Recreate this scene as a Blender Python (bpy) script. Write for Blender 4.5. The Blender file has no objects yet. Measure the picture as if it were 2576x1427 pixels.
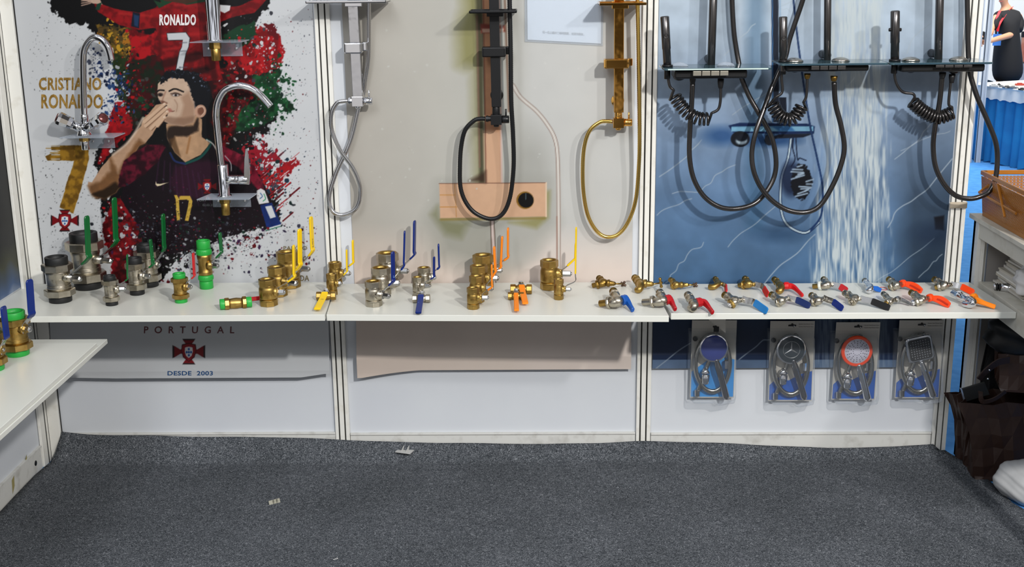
import bpy, math, random
import numpy as np
from mathutils import Vector, Matrix
random.seed(4)
RNG = np.random.default_rng(7)
C = bpy.context.scene.collection
S = bpy.context.scene

# ------------------------------------------------------------------ camera
W_, H_ = 2576, 1427
CAM = np.array([1.62847, -3.81652, 1.62008]); FPX = 3074.47
YAW, PITCH, ROLL = -.01919, .26071, .0114
def _basis():
    f = np.array([math.sin(YAW)*math.cos(PITCH), math.cos(YAW)*math.cos(PITCH), -math.sin(PITCH)])
    r = np.array([math.cos(YAW), -math.sin(YAW), 0.]); d = np.cross(f, r)
    return f, r*math.cos(ROLL)+d*math.sin(ROLL), -r*math.sin(ROLL)+d*math.cos(ROLL)
CF, CR, CD = _basis()
cam = bpy.data.cameras.new('camera'); camo = bpy.data.objects.new('camera', cam); C.objects.link(camo)
cam.sensor_width = 36; cam.lens = FPX/W_*36; cam.clip_end = 100
camo.matrix_world = Matrix(((CR[0], -CD[0], -CF[0], CAM[0]), (CR[1], -CD[1], -CF[1], CAM[1]), (CR[2], -CD[2], -CF[2], CAM[2]), (0, 0, 0, 1)))
S.camera = camo
S.view_settings.view_transform = 'Standard'; S.view_settings.look = 'None'; S.view_settings.gamma = 1
S.view_settings.use_curve_mapping = False; S.view_settings.exposure = 0

# ------------------------------------------------------------------ light
wd = bpy.data.worlds.new('hall'); S.world = wd; wd.use_nodes = True
nt = wd.node_tree; bg = nt.nodes['Background']
tc = nt.nodes.new('ShaderNodeTexCoord'); sx = nt.nodes.new('ShaderNodeSeparateXYZ'); rp = nt.nodes.new('ShaderNodeValToRGB')
mr = nt.nodes.new('ShaderNodeMapRange'); mr.inputs['From Min'].default_value = -1
nt.links.new(tc.outputs['Generated'], sx.inputs[0]); nt.links.new(sx.outputs['Z'], mr.inputs[0]); nt.links.new(mr.outputs[0], rp.inputs[0])
e = rp.color_ramp.elements; e[0].position = .25; e[0].color = (.10, .10, .11, 1); e[1].position = .9; e[1].color = (.46, .47, .49, 1)
m = e.new(.5); m.color = (.38, .365, .345, 1); m = e.new(.6); m.color = (.25, .245, .24, 1)
# noise added to the hall backdrop: invented bright and dark patches for chrome reflections
nz = nt.nodes.new('ShaderNodeTexNoise'); nz.inputs['Scale'].default_value = 7; nz.inputs['Detail'].default_value = 2; mpg = nt.nodes.new('ShaderNodeMapping'); mpg.inputs['Scale'].default_value = (1, 1, .55)
nr = nt.nodes.new('ShaderNodeValToRGB'); nr.color_ramp.interpolation = 'EASE'; nr.color_ramp.elements[0].position = .42; nr.color_ramp.elements[0].color = (.12, .11, .10, 1); nr.color_ramp.elements[1].position = .60; nr.color_ramp.elements[1].color = (2.1, 2.1, 2.15, 1)
mm = nt.nodes.new('ShaderNodeMix'); mm.data_type = 'RGBA'; mm.blend_type = 'MULTIPLY'; mm.inputs[0].default_value = 1
nt.links.new(tc.outputs['Generated'], mpg.inputs[0]); nt.links.new(mpg.outputs[0], nz.inputs['Vector']); nt.links.new(nz.outputs['Fac'], nr.inputs[0]); nt.links.new(rp.outputs[0], mm.inputs[6]); nt.links.new(nr.outputs[0], mm.inputs[7]); nt.links.new(mm.outputs[2], bg.inputs[0]); bg.inputs[1].default_value = .95
def area(name, loc, target, size, power, color=(1, 1, 1), sy=None, spread=math.pi):
    l = bpy.data.lights.new(name, 'AREA'); l.energy = power; l.color = color; l.size = size; l.spread = spread
    if sy: l.shape = 'RECTANGLE'; l.size_y = sy
    o = bpy.data.objects.new(name, l); C.objects.link(o); o.location = loc
    o.rotation_euler = (Vector(target)-Vector(loc)).to_track_quat('-Z', 'Y').to_euler(); return o
area('booth_spotlight', (3.35, -4.7, 3.42), (1.5, 0, .7), .17, 205, (1, .97, .925))
area('booth_spotlight', (4.6, -3.9, 3.5), (1.6, 0, .7), .2, 62, (1, .97, .94))
area('hall_lamp', (.3, -4.3, 3.7), (1.6, 0, .5), 1.0, 62, (.93, .96, 1), 2.0)
area('hall_lamp', (1.4, -5.5, 4.6), (1.5, 0, .6), .5, 36, (.9, .95, 1), 3.0)
area('hall_lamp', (5.5, 5.5, 4.5), (5.0, 8.5, 1.2), 3, 420, (.95, .97, 1))

# ------------------------------------------------------------------ points from the photo's frame
def ray(u, v): return CF+CR*(u-W_/2)/FPX+CD*(v-H_/2)/FPX
def WP(u, v, off=0.):
    k = ray(u, v); t = (-off-CAM[1])/k[1]; return Vector(CAM+k*t)
def ZP(u, v, z=0.):
    k = ray(u, v); t = (z-CAM[2])/k[2]; return Vector(CAM+k*t)
def proj(P):
    v = np.asarray(P, float)-CAM; z = v@CF
    return W_/2+FPX*(v@CR)/z, H_/2+FPX*(v@CD)/z
def lin(c):
    return tuple(((x/255)/12.92 if x/255 <= .04045 else ((x/255+.055)/1.055)**2.4) for x in c)

# ------------------------------------------------------------------ materials
MATS = {}
def mat(name, rgb=(200, 200, 200), rough=.5, metal=0., spec=.5, noise=None, bump=None, coat=0., emit=None, trans=0., alpha=1., ior=1.45, sheen=0):
    if name in MATS: return MATS[name]
    m = bpy.data.materials.new(name); m.use_nodes = True; MATS[name] = m
    n = m.node_tree; b = n.nodes['Principled BSDF']; col = (*lin(rgb), 1)
    b.inputs['Base Color'].default_value = col; b.inputs['Roughness'].default_value = rough; b.inputs['Metallic'].default_value = metal
    b.inputs['Specular IOR Level'].default_value = spec; b.inputs['Coat Weight'].default_value = coat
    b.inputs['Transmission Weight'].default_value = trans; b.inputs['Alpha'].default_value = alpha; b.inputs['IOR'].default_value = ior
    if emit: b.inputs['Emission Color'].default_value = (*lin(rgb), 1); b.inputs['Emission Strength'].default_value = emit
    if noise or bump:
        t = n.nodes.new('ShaderNodeTexCoord')
    if noise:
        sc, rgb2, lo, hi = noise[:4]
        x = n.nodes.new('ShaderNodeTexNoise'); x.inputs['Scale'].default_value = sc; x.inputs['Detail'].default_value = 4
        r = n.nodes.new('ShaderNodeValToRGB'); r.color_ramp.elements[0].position = lo; r.color_ramp.elements[1].position = hi
        r.color_ramp.elements[0].color = col; r.color_ramp.elements[1].color = (*lin(rgb2), 1)
        n.links.new(t.outputs['Object'], x.inputs['Vector']); n.links.new(x.outputs['Fac'], r.inputs[0]); n.links.new(r.outputs[0], b.inputs['Base Color'])
    if bump:
        sc, st = bump[:2]
        x = n.nodes.new('ShaderNodeTexNoise'); x.inputs['Scale'].default_value = sc; x.inputs['Detail'].default_value = 3
        u = n.nodes.new('ShaderNodeBump'); u.inputs['Strength'].default_value = st; u.inputs['Distance'].default_value = bump[2] if len(bump) > 2 else .001
        n.links.new(t.outputs['Object'], x.inputs['Vector']); n.links.new(x.outputs['Fac'], u.inputs['Height']); n.links.new(u.outputs[0], b.inputs['Normal'])
    return m
def clear(name, tint=(235, 240, 245), a=.16, rough=.06, mx_=.75):
    if name in MATS: return MATS[name]
    m = bpy.data.materials.new(name); m.use_nodes = True; MATS[name] = m; n = m.node_tree
    b = n.nodes['Principled BSDF']; b.inputs['Base Color'].default_value = (*lin(tint), 1); b.inputs['Roughness'].default_value = rough
    lw = n.nodes.new('ShaderNodeLayerWeight'); lw.inputs[0].default_value = .35
    mr = n.nodes.new('ShaderNodeMapRange'); mr.inputs['To Min'].default_value = a; mr.inputs['To Max'].default_value = mx_
    tr = n.nodes.new('ShaderNodeBsdfTransparent'); tr.inputs[0].default_value = (.95, .96, .97, 1); mx = n.nodes.new('ShaderNodeMixShader'); out = n.nodes['Material Output']
    n.links.new(lw.outputs['Facing'], mr.inputs[0]); n.links.new(mr.outputs[0], mx.inputs[0]); n.links.new(tr.outputs[0], mx.inputs[1]); n.links.new(b.outputs[0], mx.inputs[2]); n.links.new(mx.outputs[0], out.inputs[0])
    return m
def vcol(name, rough=.45, spec=.3, coat=0., bump=None):
    m = bpy.data.materials.new(name); m.use_nodes = True; n = m.node_tree; b = n.nodes['Principled BSDF']
    a = n.nodes.new('ShaderNodeVertexColor'); a.layer_name = 'print'; n.links.new(a.outputs[0], b.inputs['Base Color'])
    b.inputs['Roughness'].default_value = rough; b.inputs['Specular IOR Level'].default_value = spec; b.inputs['Coat Weight'].default_value = coat
    t = n.nodes.new('ShaderNodeTexCoord'); x = n.nodes.new('ShaderNodeTexVoronoi'); x.inputs['Scale'].default_value = 9
    r = n.nodes.new('ShaderNodeMapRange'); r.inputs['From Min'].default_value = .05; r.inputs['From Max'].default_value = .0
    u = n.nodes.new('ShaderNodeBump'); u.inputs['Strength'].default_value = .25; u.inputs['Distance'].default_value = .002
    n.links.new(t.outputs['Object'], x.inputs['Vector']); n.links.new(x.outputs['Distance'], r.inputs[0]); n.links.new(r.outputs[0], u.inputs['Height']); n.links.new(u.outputs[0], b.inputs['Normal'])
    return m
CHROME = mat('chrome', (225, 226, 230), .07, 1)
NICKEL = mat('nickel', (190, 183, 168), .30, 1, noise=(60, (160, 152, 136), .35, .75), bump=(900, .15))
BRASS = mat('brass', (180, 150, 86), .36, 1, noise=(50, (146, 116, 58), .35, .75), bump=(900, .2))
OLDB = mat('dull_brass', (150, 120, 62), .38, 1, noise=(50, (118, 92, 46), .3, .7), bump=(900, .25))
CHROMEF = mat('filmed_chrome', (205, 206, 210), .08, 1, bump=(9, .35, .008)); GOLDF = mat('filmed_gold', (226, 168, 84), .09, 1, bump=(9, .4, .008))
GOLD = mat('polished_gold', (232, 176, 92), .08, 1)
STEEL = mat('steel', (176, 176, 176), .25, 1)
BLKM = mat('matt_black_metal', (26, 27, 29), .35, .3)
GUN = mat('gunmetal', (92, 90, 90), .24, .9)
GUNH = mat('gunmetal_hose', (74, 72, 72), .22, .85)
BLKP = mat('black_plastic', (20, 20, 22), .4)
BLKR = mat('black_rubber', (26, 27, 28), .55)
GREENH = mat('dark_green_vinyl', (8, 92, 42), .35, spec=.5)
GREENP = mat('light_green_plastic', (38, 158, 62), .42)
BLUEV = mat('blue_vinyl', (6, 36, 112), .32)
NAVYV = mat('navy_vinyl', (14, 34, 84), .3)
LBLUEV = mat('light_blue_vinyl', (30, 118, 186), .3)
REDV = mat('red_vinyl', (196, 24, 28), .3)
DREDV = mat('deep_red_vinyl', (170, 22, 30), .3)
ORREDV = mat('orange_red_vinyl', (232, 68, 20), .3)
ORANGEV = mat('orange_vinyl', (236, 128, 12), .38)
YELLOWV = mat('yellow_vinyl', (236, 196, 8), .38)
BLACKV = mat('black_vinyl', (24, 24, 26), .35)
WHITE = mat('white_laminate', (212, 213, 206), .32, spec=.4, bump=(40, .05))
PANEL = mat('white_panel', (203, 207, 212), .5, spec=.3, noise=(3, (196, 200, 207), .3, .8))
ALU = mat('white_aluminium', (222, 221, 215), .35, 0, noise=(30, (204, 201, 190), .55, .85))
KICK = mat('scuffed_kickboard', (204, 204, 200), .5, noise=(25, (172, 170, 164), .52, .8))
DARKG = mat('dark_groove', (42, 42, 40), .6)
ACRYL = clear('clear_acrylic', (205, 215, 228), .14)
BLIST = clear('clear_blister_plastic', (225, 230, 235), .03, .05, .42)
GLASS = mat('tempered_glass_shelf', (60, 84, 92), .05, 0, .8)

# ------------------------------------------------------------------ mesh builder
class MB:
    def __init__(s): s.v = []; s.f = []; s.sm = []
    def add(s, vs, fs, sm=True):
        k = len(s.v); s.v += [tuple(p) for p in vs]; s.f += [tuple(i+k for i in f) for f in fs]; s.sm += [sm]*len(fs); return s
    def lathe(s, P0, D, prof, n=24, sm=None, rot=0., up=None, closed=False):
        P0 = Vector(P0); D = Vector(D).normalized(); u = Vector(up) if up else (Vector((0, 0, 1)) if abs(D.z) < .9 else Vector((1, 0, 0)))
        a = D.cross(u).normalized(); b = D.cross(a); vs = []; fs = []
        for t, r in prof:
            for i in range(n):
                q = rot+2*math.pi*i/n; vs.append(P0+D*t+(a*math.cos(q)+b*math.sin(q))*max(r, 1e-5))
        m = len(prof)
        for j in range(m-1 if not closed else m):
            k = (j+1) % m
            for i in range(n): fs.append((j*n+i, j*n+(i+1) % n, k*n+(i+1) % n, k*n+i))
        if not closed: fs.append(tuple(range(n))[::-1]); fs.append(tuple(range((m-1)*n, m*n)))
        return s.add(vs, fs, (n >= 12) if sm is None else sm)
    def cyl(s, A, B, r, n=20, r2=None, sm=None, bev=0):
        A = Vector(A); B = Vector(B); L = (B-A).length; r2 = r if r2 is None else r2
        bv = bev or min(r*.12, L*.1)
        return s.lathe(A, B-A, [(0, r-bv), (bv, r), (L-bv, r2), (L, r2-bv)], n, sm)
    def tube(s, pts, r, n=12, caps=True, flat=None):
        pts = [Vector(p) for p in pts]; N = len(pts); rr = r if isinstance(r, (list, tuple)) else [r]*N
        T = [(pts[min(i+1, N-1)]-pts[max(i-1, 0)]).normalized() for i in range(N)]
        u = Vector((0, 0, 1)) if abs(T[0].z) < .9 else Vector((1, 0, 0)); a = T[0].cross(u).normalized(); vs = []; fs = []
        for i in range(N):
            a = (a-T[i]*a.dot(T[i])).normalized(); b = T[i].cross(a)
            for j in range(n):
                q = 2*math.pi*j/n; vs.append(pts[i]+(a*math.cos(q)+b*math.sin(q))*rr[i])
        for i in range(N-1):
            for j in range(n): fs.append((i*n+j, i*n+(j+1) % n, (i+1)*n+(j+1) % n, (i+1)*n+j))
        if caps: fs.append(tuple(range(n))[::-1]); fs.append(tuple(range((N-1)*n, N*n)))
        return s.add(vs, fs, True)
    def ribbon(s, pts, wdir, w, t, endround=True, bev=.25):
        """strap with rounded rectangle section: pts path, wdir width direction, w width (or list), t thickness (or list)"""
        pts = [Vector(p) for p in pts]; N = len(pts); wd = Vector(wdir).normalized(); vs = []; fs = []
        ww = w if isinstance(w, (list, tuple)) else [w]*N; tt = t if isinstance(t, (list, tuple)) else [t]*N
        for i in range(N):
            T = (pts[min(i+1, N-1)]-pts[max(i-1, 0)]).normalized(); a = (wd-T*wd.dot(T)).normalized(); b = T.cross(a)
            W2, T2 = ww[i]/2, tt[i]/2; c = T2*.6
            for x, y in ((-W2+c, -T2), (W2-c, -T2), (W2, -T2+c), (W2, T2-c), (W2-c, T2), (-W2+c, T2), (-W2, T2-c), (-W2, -T2+c)): vs.append(pts[i]+a*x+b*y)
        n = 8
        for i in range(N-1):
            for j in range(n): fs.append((i*n+j, i*n+(j+1) % n, (i+1)*n+(j+1) % n, (i+1)*n+j))
        fs.append(tuple(range(n))[::-1]); fs.append(tuple(range((N-1)*n, N*n)))
        return s.add(vs, fs, False)
    def box(s, lo, hi, R=None, ctr=None):
        x0, y0, z0 = lo; x1, y1, z1 = hi
        vs = [Vector(p) for p in ((x0, y0, z0), (x1, y0, z0), (x1, y1, z0), (x0, y1, z0), (x0, y0, z1), (x1, y0, z1), (x1, y1, z1), (x0, y1, z1))]
        if R is not None: vs = [R @ v for v in vs]
        if ctr is not None: vs = [v+Vector(ctr) for v in vs]
        return s.add(vs, [(0, 3, 2, 1), (4, 5, 6, 7), (0, 1, 5, 4), (1, 2, 6, 5), (2, 3, 7, 6), (3, 0, 4, 7)], False)
    def prism(s, base, ext):
        """closed polygon (list of 3D points) extruded along ext"""
        n = len(base); vs = [Vector(p) for p in base]+[Vector(p)+Vector(ext) for p in base]
        fs = [tuple(range(n)), tuple(range(n, 2*n))[::-1]]+[(i, i+n, (i+1) % n+n, (i+1) % n) for i in range(n)]
        return s.add(vs, fs, False)
    def sphere(s, c, r, n=20, m=12, sc=(1, 1, 1)):
        c = Vector(c); vs = [c+Vector((0, 0, r*sc[2]))]; fs = []
        for j in range(1, m):
            for i in range(n):
                a = math.pi*j/m; b = 2*math.pi*i/n; vs.append(c+Vector((r*sc[0]*math.sin(a)*math.cos(b), r*sc[1]*math.sin(a)*math.sin(b), r*sc[2]*math.cos(a))))
        vs.append(c-Vector((0, 0, r*sc[2])))
        for i in range(n): fs.append((0, 1+i, 1+(i+1) % n)); fs.append((len(vs)-1, 1+(m-2)*n+(i+1) % n, 1+(m-2)*n+i))
        for j in range(m-2):
            for i in range(n): fs.append((1+j*n+i, 1+(j+1)*n+i, 1+(j+1)*n+(i+1) % n, 1+j*n+(i+1) % n))
        return s.add(vs, fs, True)
    def mesh(s, name, origin=(0, 0, 0)):
        me = bpy.data.meshes.new(name); o = Vector(origin); me.from_pydata([tuple(Vector(v)-o) for v in s.v], [], s.f)
        me.polygons.foreach_set('use_smooth', s.sm); me.update(); return me
def smooth(pts, k=10):
    pts = [Vector(p) for p in pts]; P = [pts[0]*2-pts[1]]+pts+[pts[-1]*2-pts[-2]]; out = []
    for i in range(1, len(P)-2):
        a, b, c, d = P[i-1:i+3]
        for j in range(k):
            t = j/k; out.append(.5*((2*b)+(-a+c)*t+(2*a-5*b+4*c-d)*t*t+(-a+3*b-3*c+d)*t**3))
    out.append(pts[-1]); return out
def resample(pts, step):
    pts = [Vector(p) for p in pts]; out = [pts[0]]; acc = 0
    for a, b in zip(pts, pts[1:]):
        L = (b-a).length
        while acc+L >= step and L > 1e-9:
            t = (step-acc)/L; a = a+(b-a)*t; out.append(a); L = (b-a).length; acc = 0
        acc += L
    return out

class Thing:
    def __init__(s, name, label, cat, loc=(0, 0, 0), group=None, kind=None, ob=None):
        s.loc = Vector(loc)
        if ob is None:
            ob = bpy.data.objects.new(name, None); ob.empty_display_size = .05
            C.objects.link(ob); ob.location = s.loc
        s.o = ob
        if label: ob['label'] = label
        if cat: ob['category'] = cat
        if group: ob['group'] = group
        if kind: ob['kind'] = kind
    def part(s, name, mb, m, parent=None, label=None, bevel=0, sub=0):
        me = mb.mesh(name, s.loc) if isinstance(mb, MB) else mb
        me.materials.clear(); me.materials.append(m); o = bpy.data.objects.new(name, me); C.objects.link(o); o.parent = parent or s.o
        if label: o['label'] = label
        if bevel: b = o.modifiers.new('bevel', 'BEVEL'); b.width = bevel; b.segments = 2; b.limit_method = 'ANGLE'; b.angle_limit = .6
        return o
def single(name, mb, m, label=None, cat=None, kind=None, group=None, bevel=0, loc=None):
    lo = Vector(loc) if loc is not None else Vector((0, 0, 0))
    me = mb.mesh(name, lo) if isinstance(mb, MB) else mb
    me.materials.clear(); me.materials.append(m)
    o = bpy.data.objects.new(name, me); C.objects.link(o); o.location = lo
    if label: o['label'] = label
    if cat: o['category'] = cat
    if kind: o['kind'] = kind
    if group: o['group'] = group
    if bevel: b = o.modifiers.new('bevel', 'BEVEL'); b.width = bevel; b.segments = 2; b.limit_method = 'ANGLE'
    return o
def text_mesh(txt, O, X, Y, w, h, depth=.0004, shear=0., bold=0.):
    """lettering filling a w x h box with lower left corner O, X along the line, Y up"""
    cu = bpy.data.curves.new('t', 'FONT'); cu.body = txt; cu.extrude = 0; cu.offset = bold; cu.space_character = 1.0+bold*3; cu.resolution_u = 3
    ob = bpy.data.objects.new('t', cu); C.objects.link(ob); dg = bpy.context.evaluated_depsgraph_get(); dg.update()
    me = bpy.data.meshes.new_from_object(ob.evaluated_get(dg)); bpy.data.objects.remove(ob); bpy.data.curves.remove(cu)
    co = np.zeros(len(me.vertices)*3); me.vertices.foreach_get('co', co); co = co.reshape(-1, 3)
    if len(co) == 0: return me
    mn = co.min(0); mx = co.max(0); co[:, 0] = (co[:, 0]-mn[0])/(mx[0]-mn[0]+1e-9)*w; co[:, 1] = (co[:, 1]-mn[1])/(mx[1]-mn[1]+1e-9)*h
    co[:, 0] += co[:, 1]*shear
    X = np.array(Vector(X).normalized()); Y = np.array(Vector(Y).normalized()); N = np.cross(X, Y)
    out = np.array(O)+co[:, :1]*X+co[:, 1:2]*Y+N*depth; me.vertices.foreach_set('co', out.ravel()); me.update(); return me
def wall_text(T, txt, x0, y0, x1, y1, m, off, name='lettering', parent=None, shear=0., bold=.012, surf=None):
    """text inside the photo rectangle x0..x1, y0..y1 laid on the wall plane"""
    A = WP(x0, y1, off); B = WP(x1, y1, off); D = WP(x0, y0, off)
    me = text_mesh(txt, A-T.loc, B-A, D-A, (B-A).length, (D-A).length, shear=shear, bold=bold)
    if surf is not None:
        for v in me.vertices: v.co.y = -(float(surf(v.co.x+T.loc.x, v.co.z+T.loc.z))+.0012)-T.loc.y
    return T.part(name, me, m, parent)
# ------------------------------------------------------------------ printed artwork (painted on a raster, stored as the print colours of a sheet)
class Canvas:
    def __init__(s, x0, y0, x1, y1, rgb):
        s.x0, s.y0, s.w, s.h = x0, y0, x1-x0, y1-y0; s.a = np.zeros((s.h, s.w, 3))+np.array(rgb, float)
        s.n1 = s.fbm(40, 5); s.n2 = s.fbm(12, 3); s.n3 = s.fbm(5, 2); s.n4 = s.fbm(90, 4)
    def lat(s, sx, sy=None):
        sy = sy or sx; gh, gw = int(s.h/sy)+3, int(s.w/sx)+3; g = RNG.random((gh, gw))
        y = np.arange(s.h)/sy; x = np.arange(s.w)/sx; yi = y.astype(int); xi = x.astype(int); fy = (y-yi)[:, None]; fx = (x-xi)[None]
        fy = fy*fy*(3-2*fy); fx = fx*fx*(3-2*fx)
        return (g[yi][:, xi]*(1-fx)+g[yi][:, xi+1]*fx)*(1-fy)+(g[yi+1][:, xi]*(1-fx)+g[yi+1][:, xi+1]*fx)*fy
    def fbm(s, sc, o):
        r = 0; t = 0
        for i in range(o): r = r+s.lat(max(sc/2**i, 1.5))*.5**i; t += .5**i
        return r/t
    def win(s, P, pad):
        P = np.array(P, float); a = np.floor(P.min(0)-pad).astype(int); b = np.ceil(P.max(0)+pad).astype(int)
        xa, ya = max(a[0], s.x0), max(a[1], s.y0); xb, yb = min(b[0], s.x0+s.w), min(b[1], s.y0+s.h)
        if xb <= xa or yb <= ya: return None
        sl = (slice(ya-s.y0, yb-s.y0), slice(xa-s.x0, xb-s.x0)); Y, X = np.mgrid[ya:yb, xa:xb].astype(float); return sl, X, Y
    def blend(s, sl, al, rgb, tex=None):
        c = np.array(rgb, float)
        if tex is not None: c = c[None, None]*(1+tex[..., None])
        s.a[sl] = s.a[sl]*(1-al[..., None])+np.clip(c, 0, 255)*al[..., None]
    def poly(s, P, rgb, f=1.5, amp=0., noise=None, tex=0., alpha=1., rgb2=None):
        w = s.win(P, 4+f*2+amp)
        if w is None: return
        sl, X, Y = w; P = np.array(P, float); n = len(P); d = np.full(X.shape, 1e9); ins = np.zeros(X.shape, bool)
        for i in range(n):
            ax, ay = P[i]; bx, by = P[(i+1) % n]; ex, ey = bx-ax, by-ay; L = ex*ex+ey*ey+1e-9
            t = np.clip(((X-ax)*ex+(Y-ay)*ey)/L, 0, 1); d = np.minimum(d, (X-ax-t*ex)**2+(Y-ay-t*ey)**2)
            if ay != by: ins ^= ((Y < ay) != (Y < by)) & (X < (bx-ax)*(Y-ay)/(by-ay)+ax)
        d = np.sqrt(d)*np.where(ins, 1, -1); N = s.n1 if noise is None else noise
        if amp: d = d+((N[sl]-.5)*1.5+(s.n2[sl]-.5)*.7+(s.n3[sl]-.5)*.35)*amp
        al = np.clip(d/f+.5, 0, 1)*alpha
        if rgb2 is not None:
            k = np.clip((s.n2[sl]-.35)/.3, 0, 1)[..., None]; col = np.array(rgb)*(1-k)+np.array(rgb2)*k
            s.a[sl] = s.a[sl]*(1-al[..., None])+col*al[..., None]
        else: s.blend(sl, al, rgb, (s.n2[sl]-.5)*2*tex if tex else None)
    def ell(s, cx, cy, rx, ry, rgb, f=1.5, rot=0, amp=0, alpha=1., tex=0, hard=None):
        R = max(rx, ry)+amp+f; w = s.win([(cx-R, cy-R), (cx+R, cy+R)], 2)
        if w is None: return
        sl, X, Y = w; c, q = math.cos(rot), math.sin(rot); x = (X-cx)*c+(Y-cy)*q; y = -(X-cx)*q+(Y-cy)*c
        d = (1-np.sqrt((x/rx)**2+(y/ry)**2))*min(rx, ry)
        if amp: d = d+(s.n3[sl]-.5)*2*amp
        s.blend(sl, np.clip(d/f+.5, 0, 1)*alpha, rgb, (s.n2[sl]-.5)*2*tex if tex else None)
    def line(s, P, wd, rgb, f=1.2, alpha=1., amp=0):
        P = np.array([(p[0], p[1]) for p in smooth([Vector((a, b, 0)) for a, b in P], 6)]) if len(P) > 2 else np.array(P, float)
        w = s.win(P, wd+f+2)
        if w is None: return
        sl, X, Y = w; d = np.full(X.shape, 1e9)
        for a, b in zip(P, P[1:]):
            e = b-a; t = np.clip(((X-a[0])*e[0]+(Y-a[1])*e[1])/(e@e+1e-9), 0, 1); d = np.minimum(d, (X-a[0]-t*e[0])**2+(Y-a[1]-t*e[1])**2)
        d = wd/2-np.sqrt(d)
        if amp: d = d+(s.n2[sl]-.5)*2*amp
        s.blend(sl, np.clip(d/f+.5, 0, 1)*alpha, rgb)
    def drops(s, n, reg, cols, r=(1, 4), ang=None):
        (ax, ay, bx, by) = reg
        for _ in range(n):
            x, y = RNG.uniform(ax, bx), RNG.uniform(ay, by); q = r[0]+(r[1]-r[0])*RNG.random()**3
            s.ell(x, y, q, q*RNG.uniform(.4, 1), cols[RNG.integers(len(cols))], .9, RNG.uniform(0, 3) if ang is None else ang+RNG.uniform(-.3, .3), q*.3)
    def ndrops(s, n, path, spread, cols, r=(1, 4), ang=None):
        P = np.array(path, float)
        for _ in range(n):
            i = RNG.integers(len(P)-1); t = RNG.random(); c = P[i]*(1-t)+P[i+1]*t+RNG.normal(0, spread, 2); q = r[0]+(r[1]-r[0])*RNG.random()**3
            s.ell(c[0], c[1], q, q*RNG.uniform(.3, 1), cols[RNG.integers(len(cols))], .9, RNG.uniform(0, 3) if ang is None else ang+RNG.uniform(-.3, .3), q*.4)
    def sample(s, u, v):
        x = np.clip(u-s.x0, 0, s.w-1.001); y = np.clip(v-s.y0, 0, s.h-1.001); xi = x.astype(int); yi = y.astype(int); fx = (x-xi)[:, None]; fy = (y-yi)[:, None]; a = s.a
        return (a[yi, xi]*(1-fx)+a[yi, xi+1]*fx)*(1-fy)+(a[yi+1, xi]*(1-fx)+a[yi+1, xi+1]*fx)*fy

def sheet(name, cv, xl, xr, zb, zt, step, offf, m, label, cat='poster', zbf=None, ink=(.70, .70, .69)):
    nx = int((xr-xl)/step); nz = int((zt-zb)/step); X, Z = np.meshgrid(np.linspace(xl, xr, nx), np.linspace(0, 1, nz)); zz = zb+(zt-zb)*Z
    if zbf is not None: zz = zbf(X)*(1-Z)+zt*Z
    Y = -offf(X, zz); co = np.stack([X, Y, zz], -1).reshape(-1, 3)
    P0 = co-CAM; z = P0@CF; u = W_/2+FPX*(P0@CR)/z; v = H_/2+FPX*(P0@CD)/z
    rgb = np.clip(cv.sample(u, v), 0, 255)/255; rgb = np.where(rgb <= .04045, rgb/12.92, ((rgb+.055)/1.055)**2.4)*np.array(ink)
    i = np.arange((nx-1)*(nz-1)); r = i//(nx-1); c = i % (nx-1); a = r*nx+c; F = np.stack([a, a+1, a+nx+1, a+nx], -1).astype(np.int32)
    me = bpy.data.meshes.new(name); me.vertices.add(len(co)); me.vertices.foreach_set('co', co.ravel().astype(np.float32))
    me.loops.add(F.size); me.loops.foreach_set('vertex_index', F.ravel()); me.polygons.add(len(F)); me.polygons.foreach_set('loop_start', np.arange(len(F), dtype=np.int32)*4)
    me.polygons.foreach_set('use_smooth', np.ones(len(F), bool)); me.update(calc_edges=True)
    at = me.color_attributes.new('print', 'FLOAT_COLOR', 'POINT'); at.data.foreach_set('color', np.concatenate([rgb, np.ones((len(rgb), 1))], 1).ravel().astype(np.float32))
    me.materials.append(m); o = bpy.data.objects.new(name, me); C.objects.link(o); o['label'] = label; o['category'] = cat
    return o

def z1(pts, ox=0, oy=0, k=1/3.0306): return [(ox+x*k, oy+y*k) for x, y in pts]
def Z2(pts): return z1(pts, 0, 380)
def crest(c, cx, cy, s, f=1.):
    """red cross-shaped badge with a white shield and five blue dots"""
    def p(l, col, ff=f): c.poly([(cx+x*s, cy+y*s) for x, y in l], col, ff)
    for k, col in ((1.12, (40, 30, 32)), (1.0, (126, 16, 24))):
        for a in range(4):
            q = a*math.pi/2; cc, ss = math.cos(q), math.sin(q); L = 1.05 if a % 2 else .82
            pts = [(-.13, -.3), (-.16, -.6*L), (-.42*k, -L*k), (.42*k, -L*k), (.16, -.6*L), (.13, -.3)]
            p([(x*cc-y*ss, x*ss+y*cc) for x, y in pts], col)
    p([(-.5, -.52), (0, -.62), (.5, -.52), (.55, -.1), (.42, .4), (0, .74), (-.42, .4), (-.55, -.1)], (58, 12, 16))
    p([(-.45, -.46), (0, -.56), (.45, -.46), (.5, -.1), (.37, .36), (0, .66), (-.37, .36), (-.5, -.1)], (150, 20, 30))
    p([(-.27, -.3), (0, -.36), (.27, -.3), (.29, 0), (.2, .3), (0, .46), (-.2, .3), (-.29, 0)], (236, 238, 240))
    for dx, dy in ((0, -.18), (0, .04), (-.16, .04), (.16, .04), (0, .26)): c.ell(cx+dx*s, cy+dy*s, .07*s, .085*s, (24, 84, 168), .8)

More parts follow.
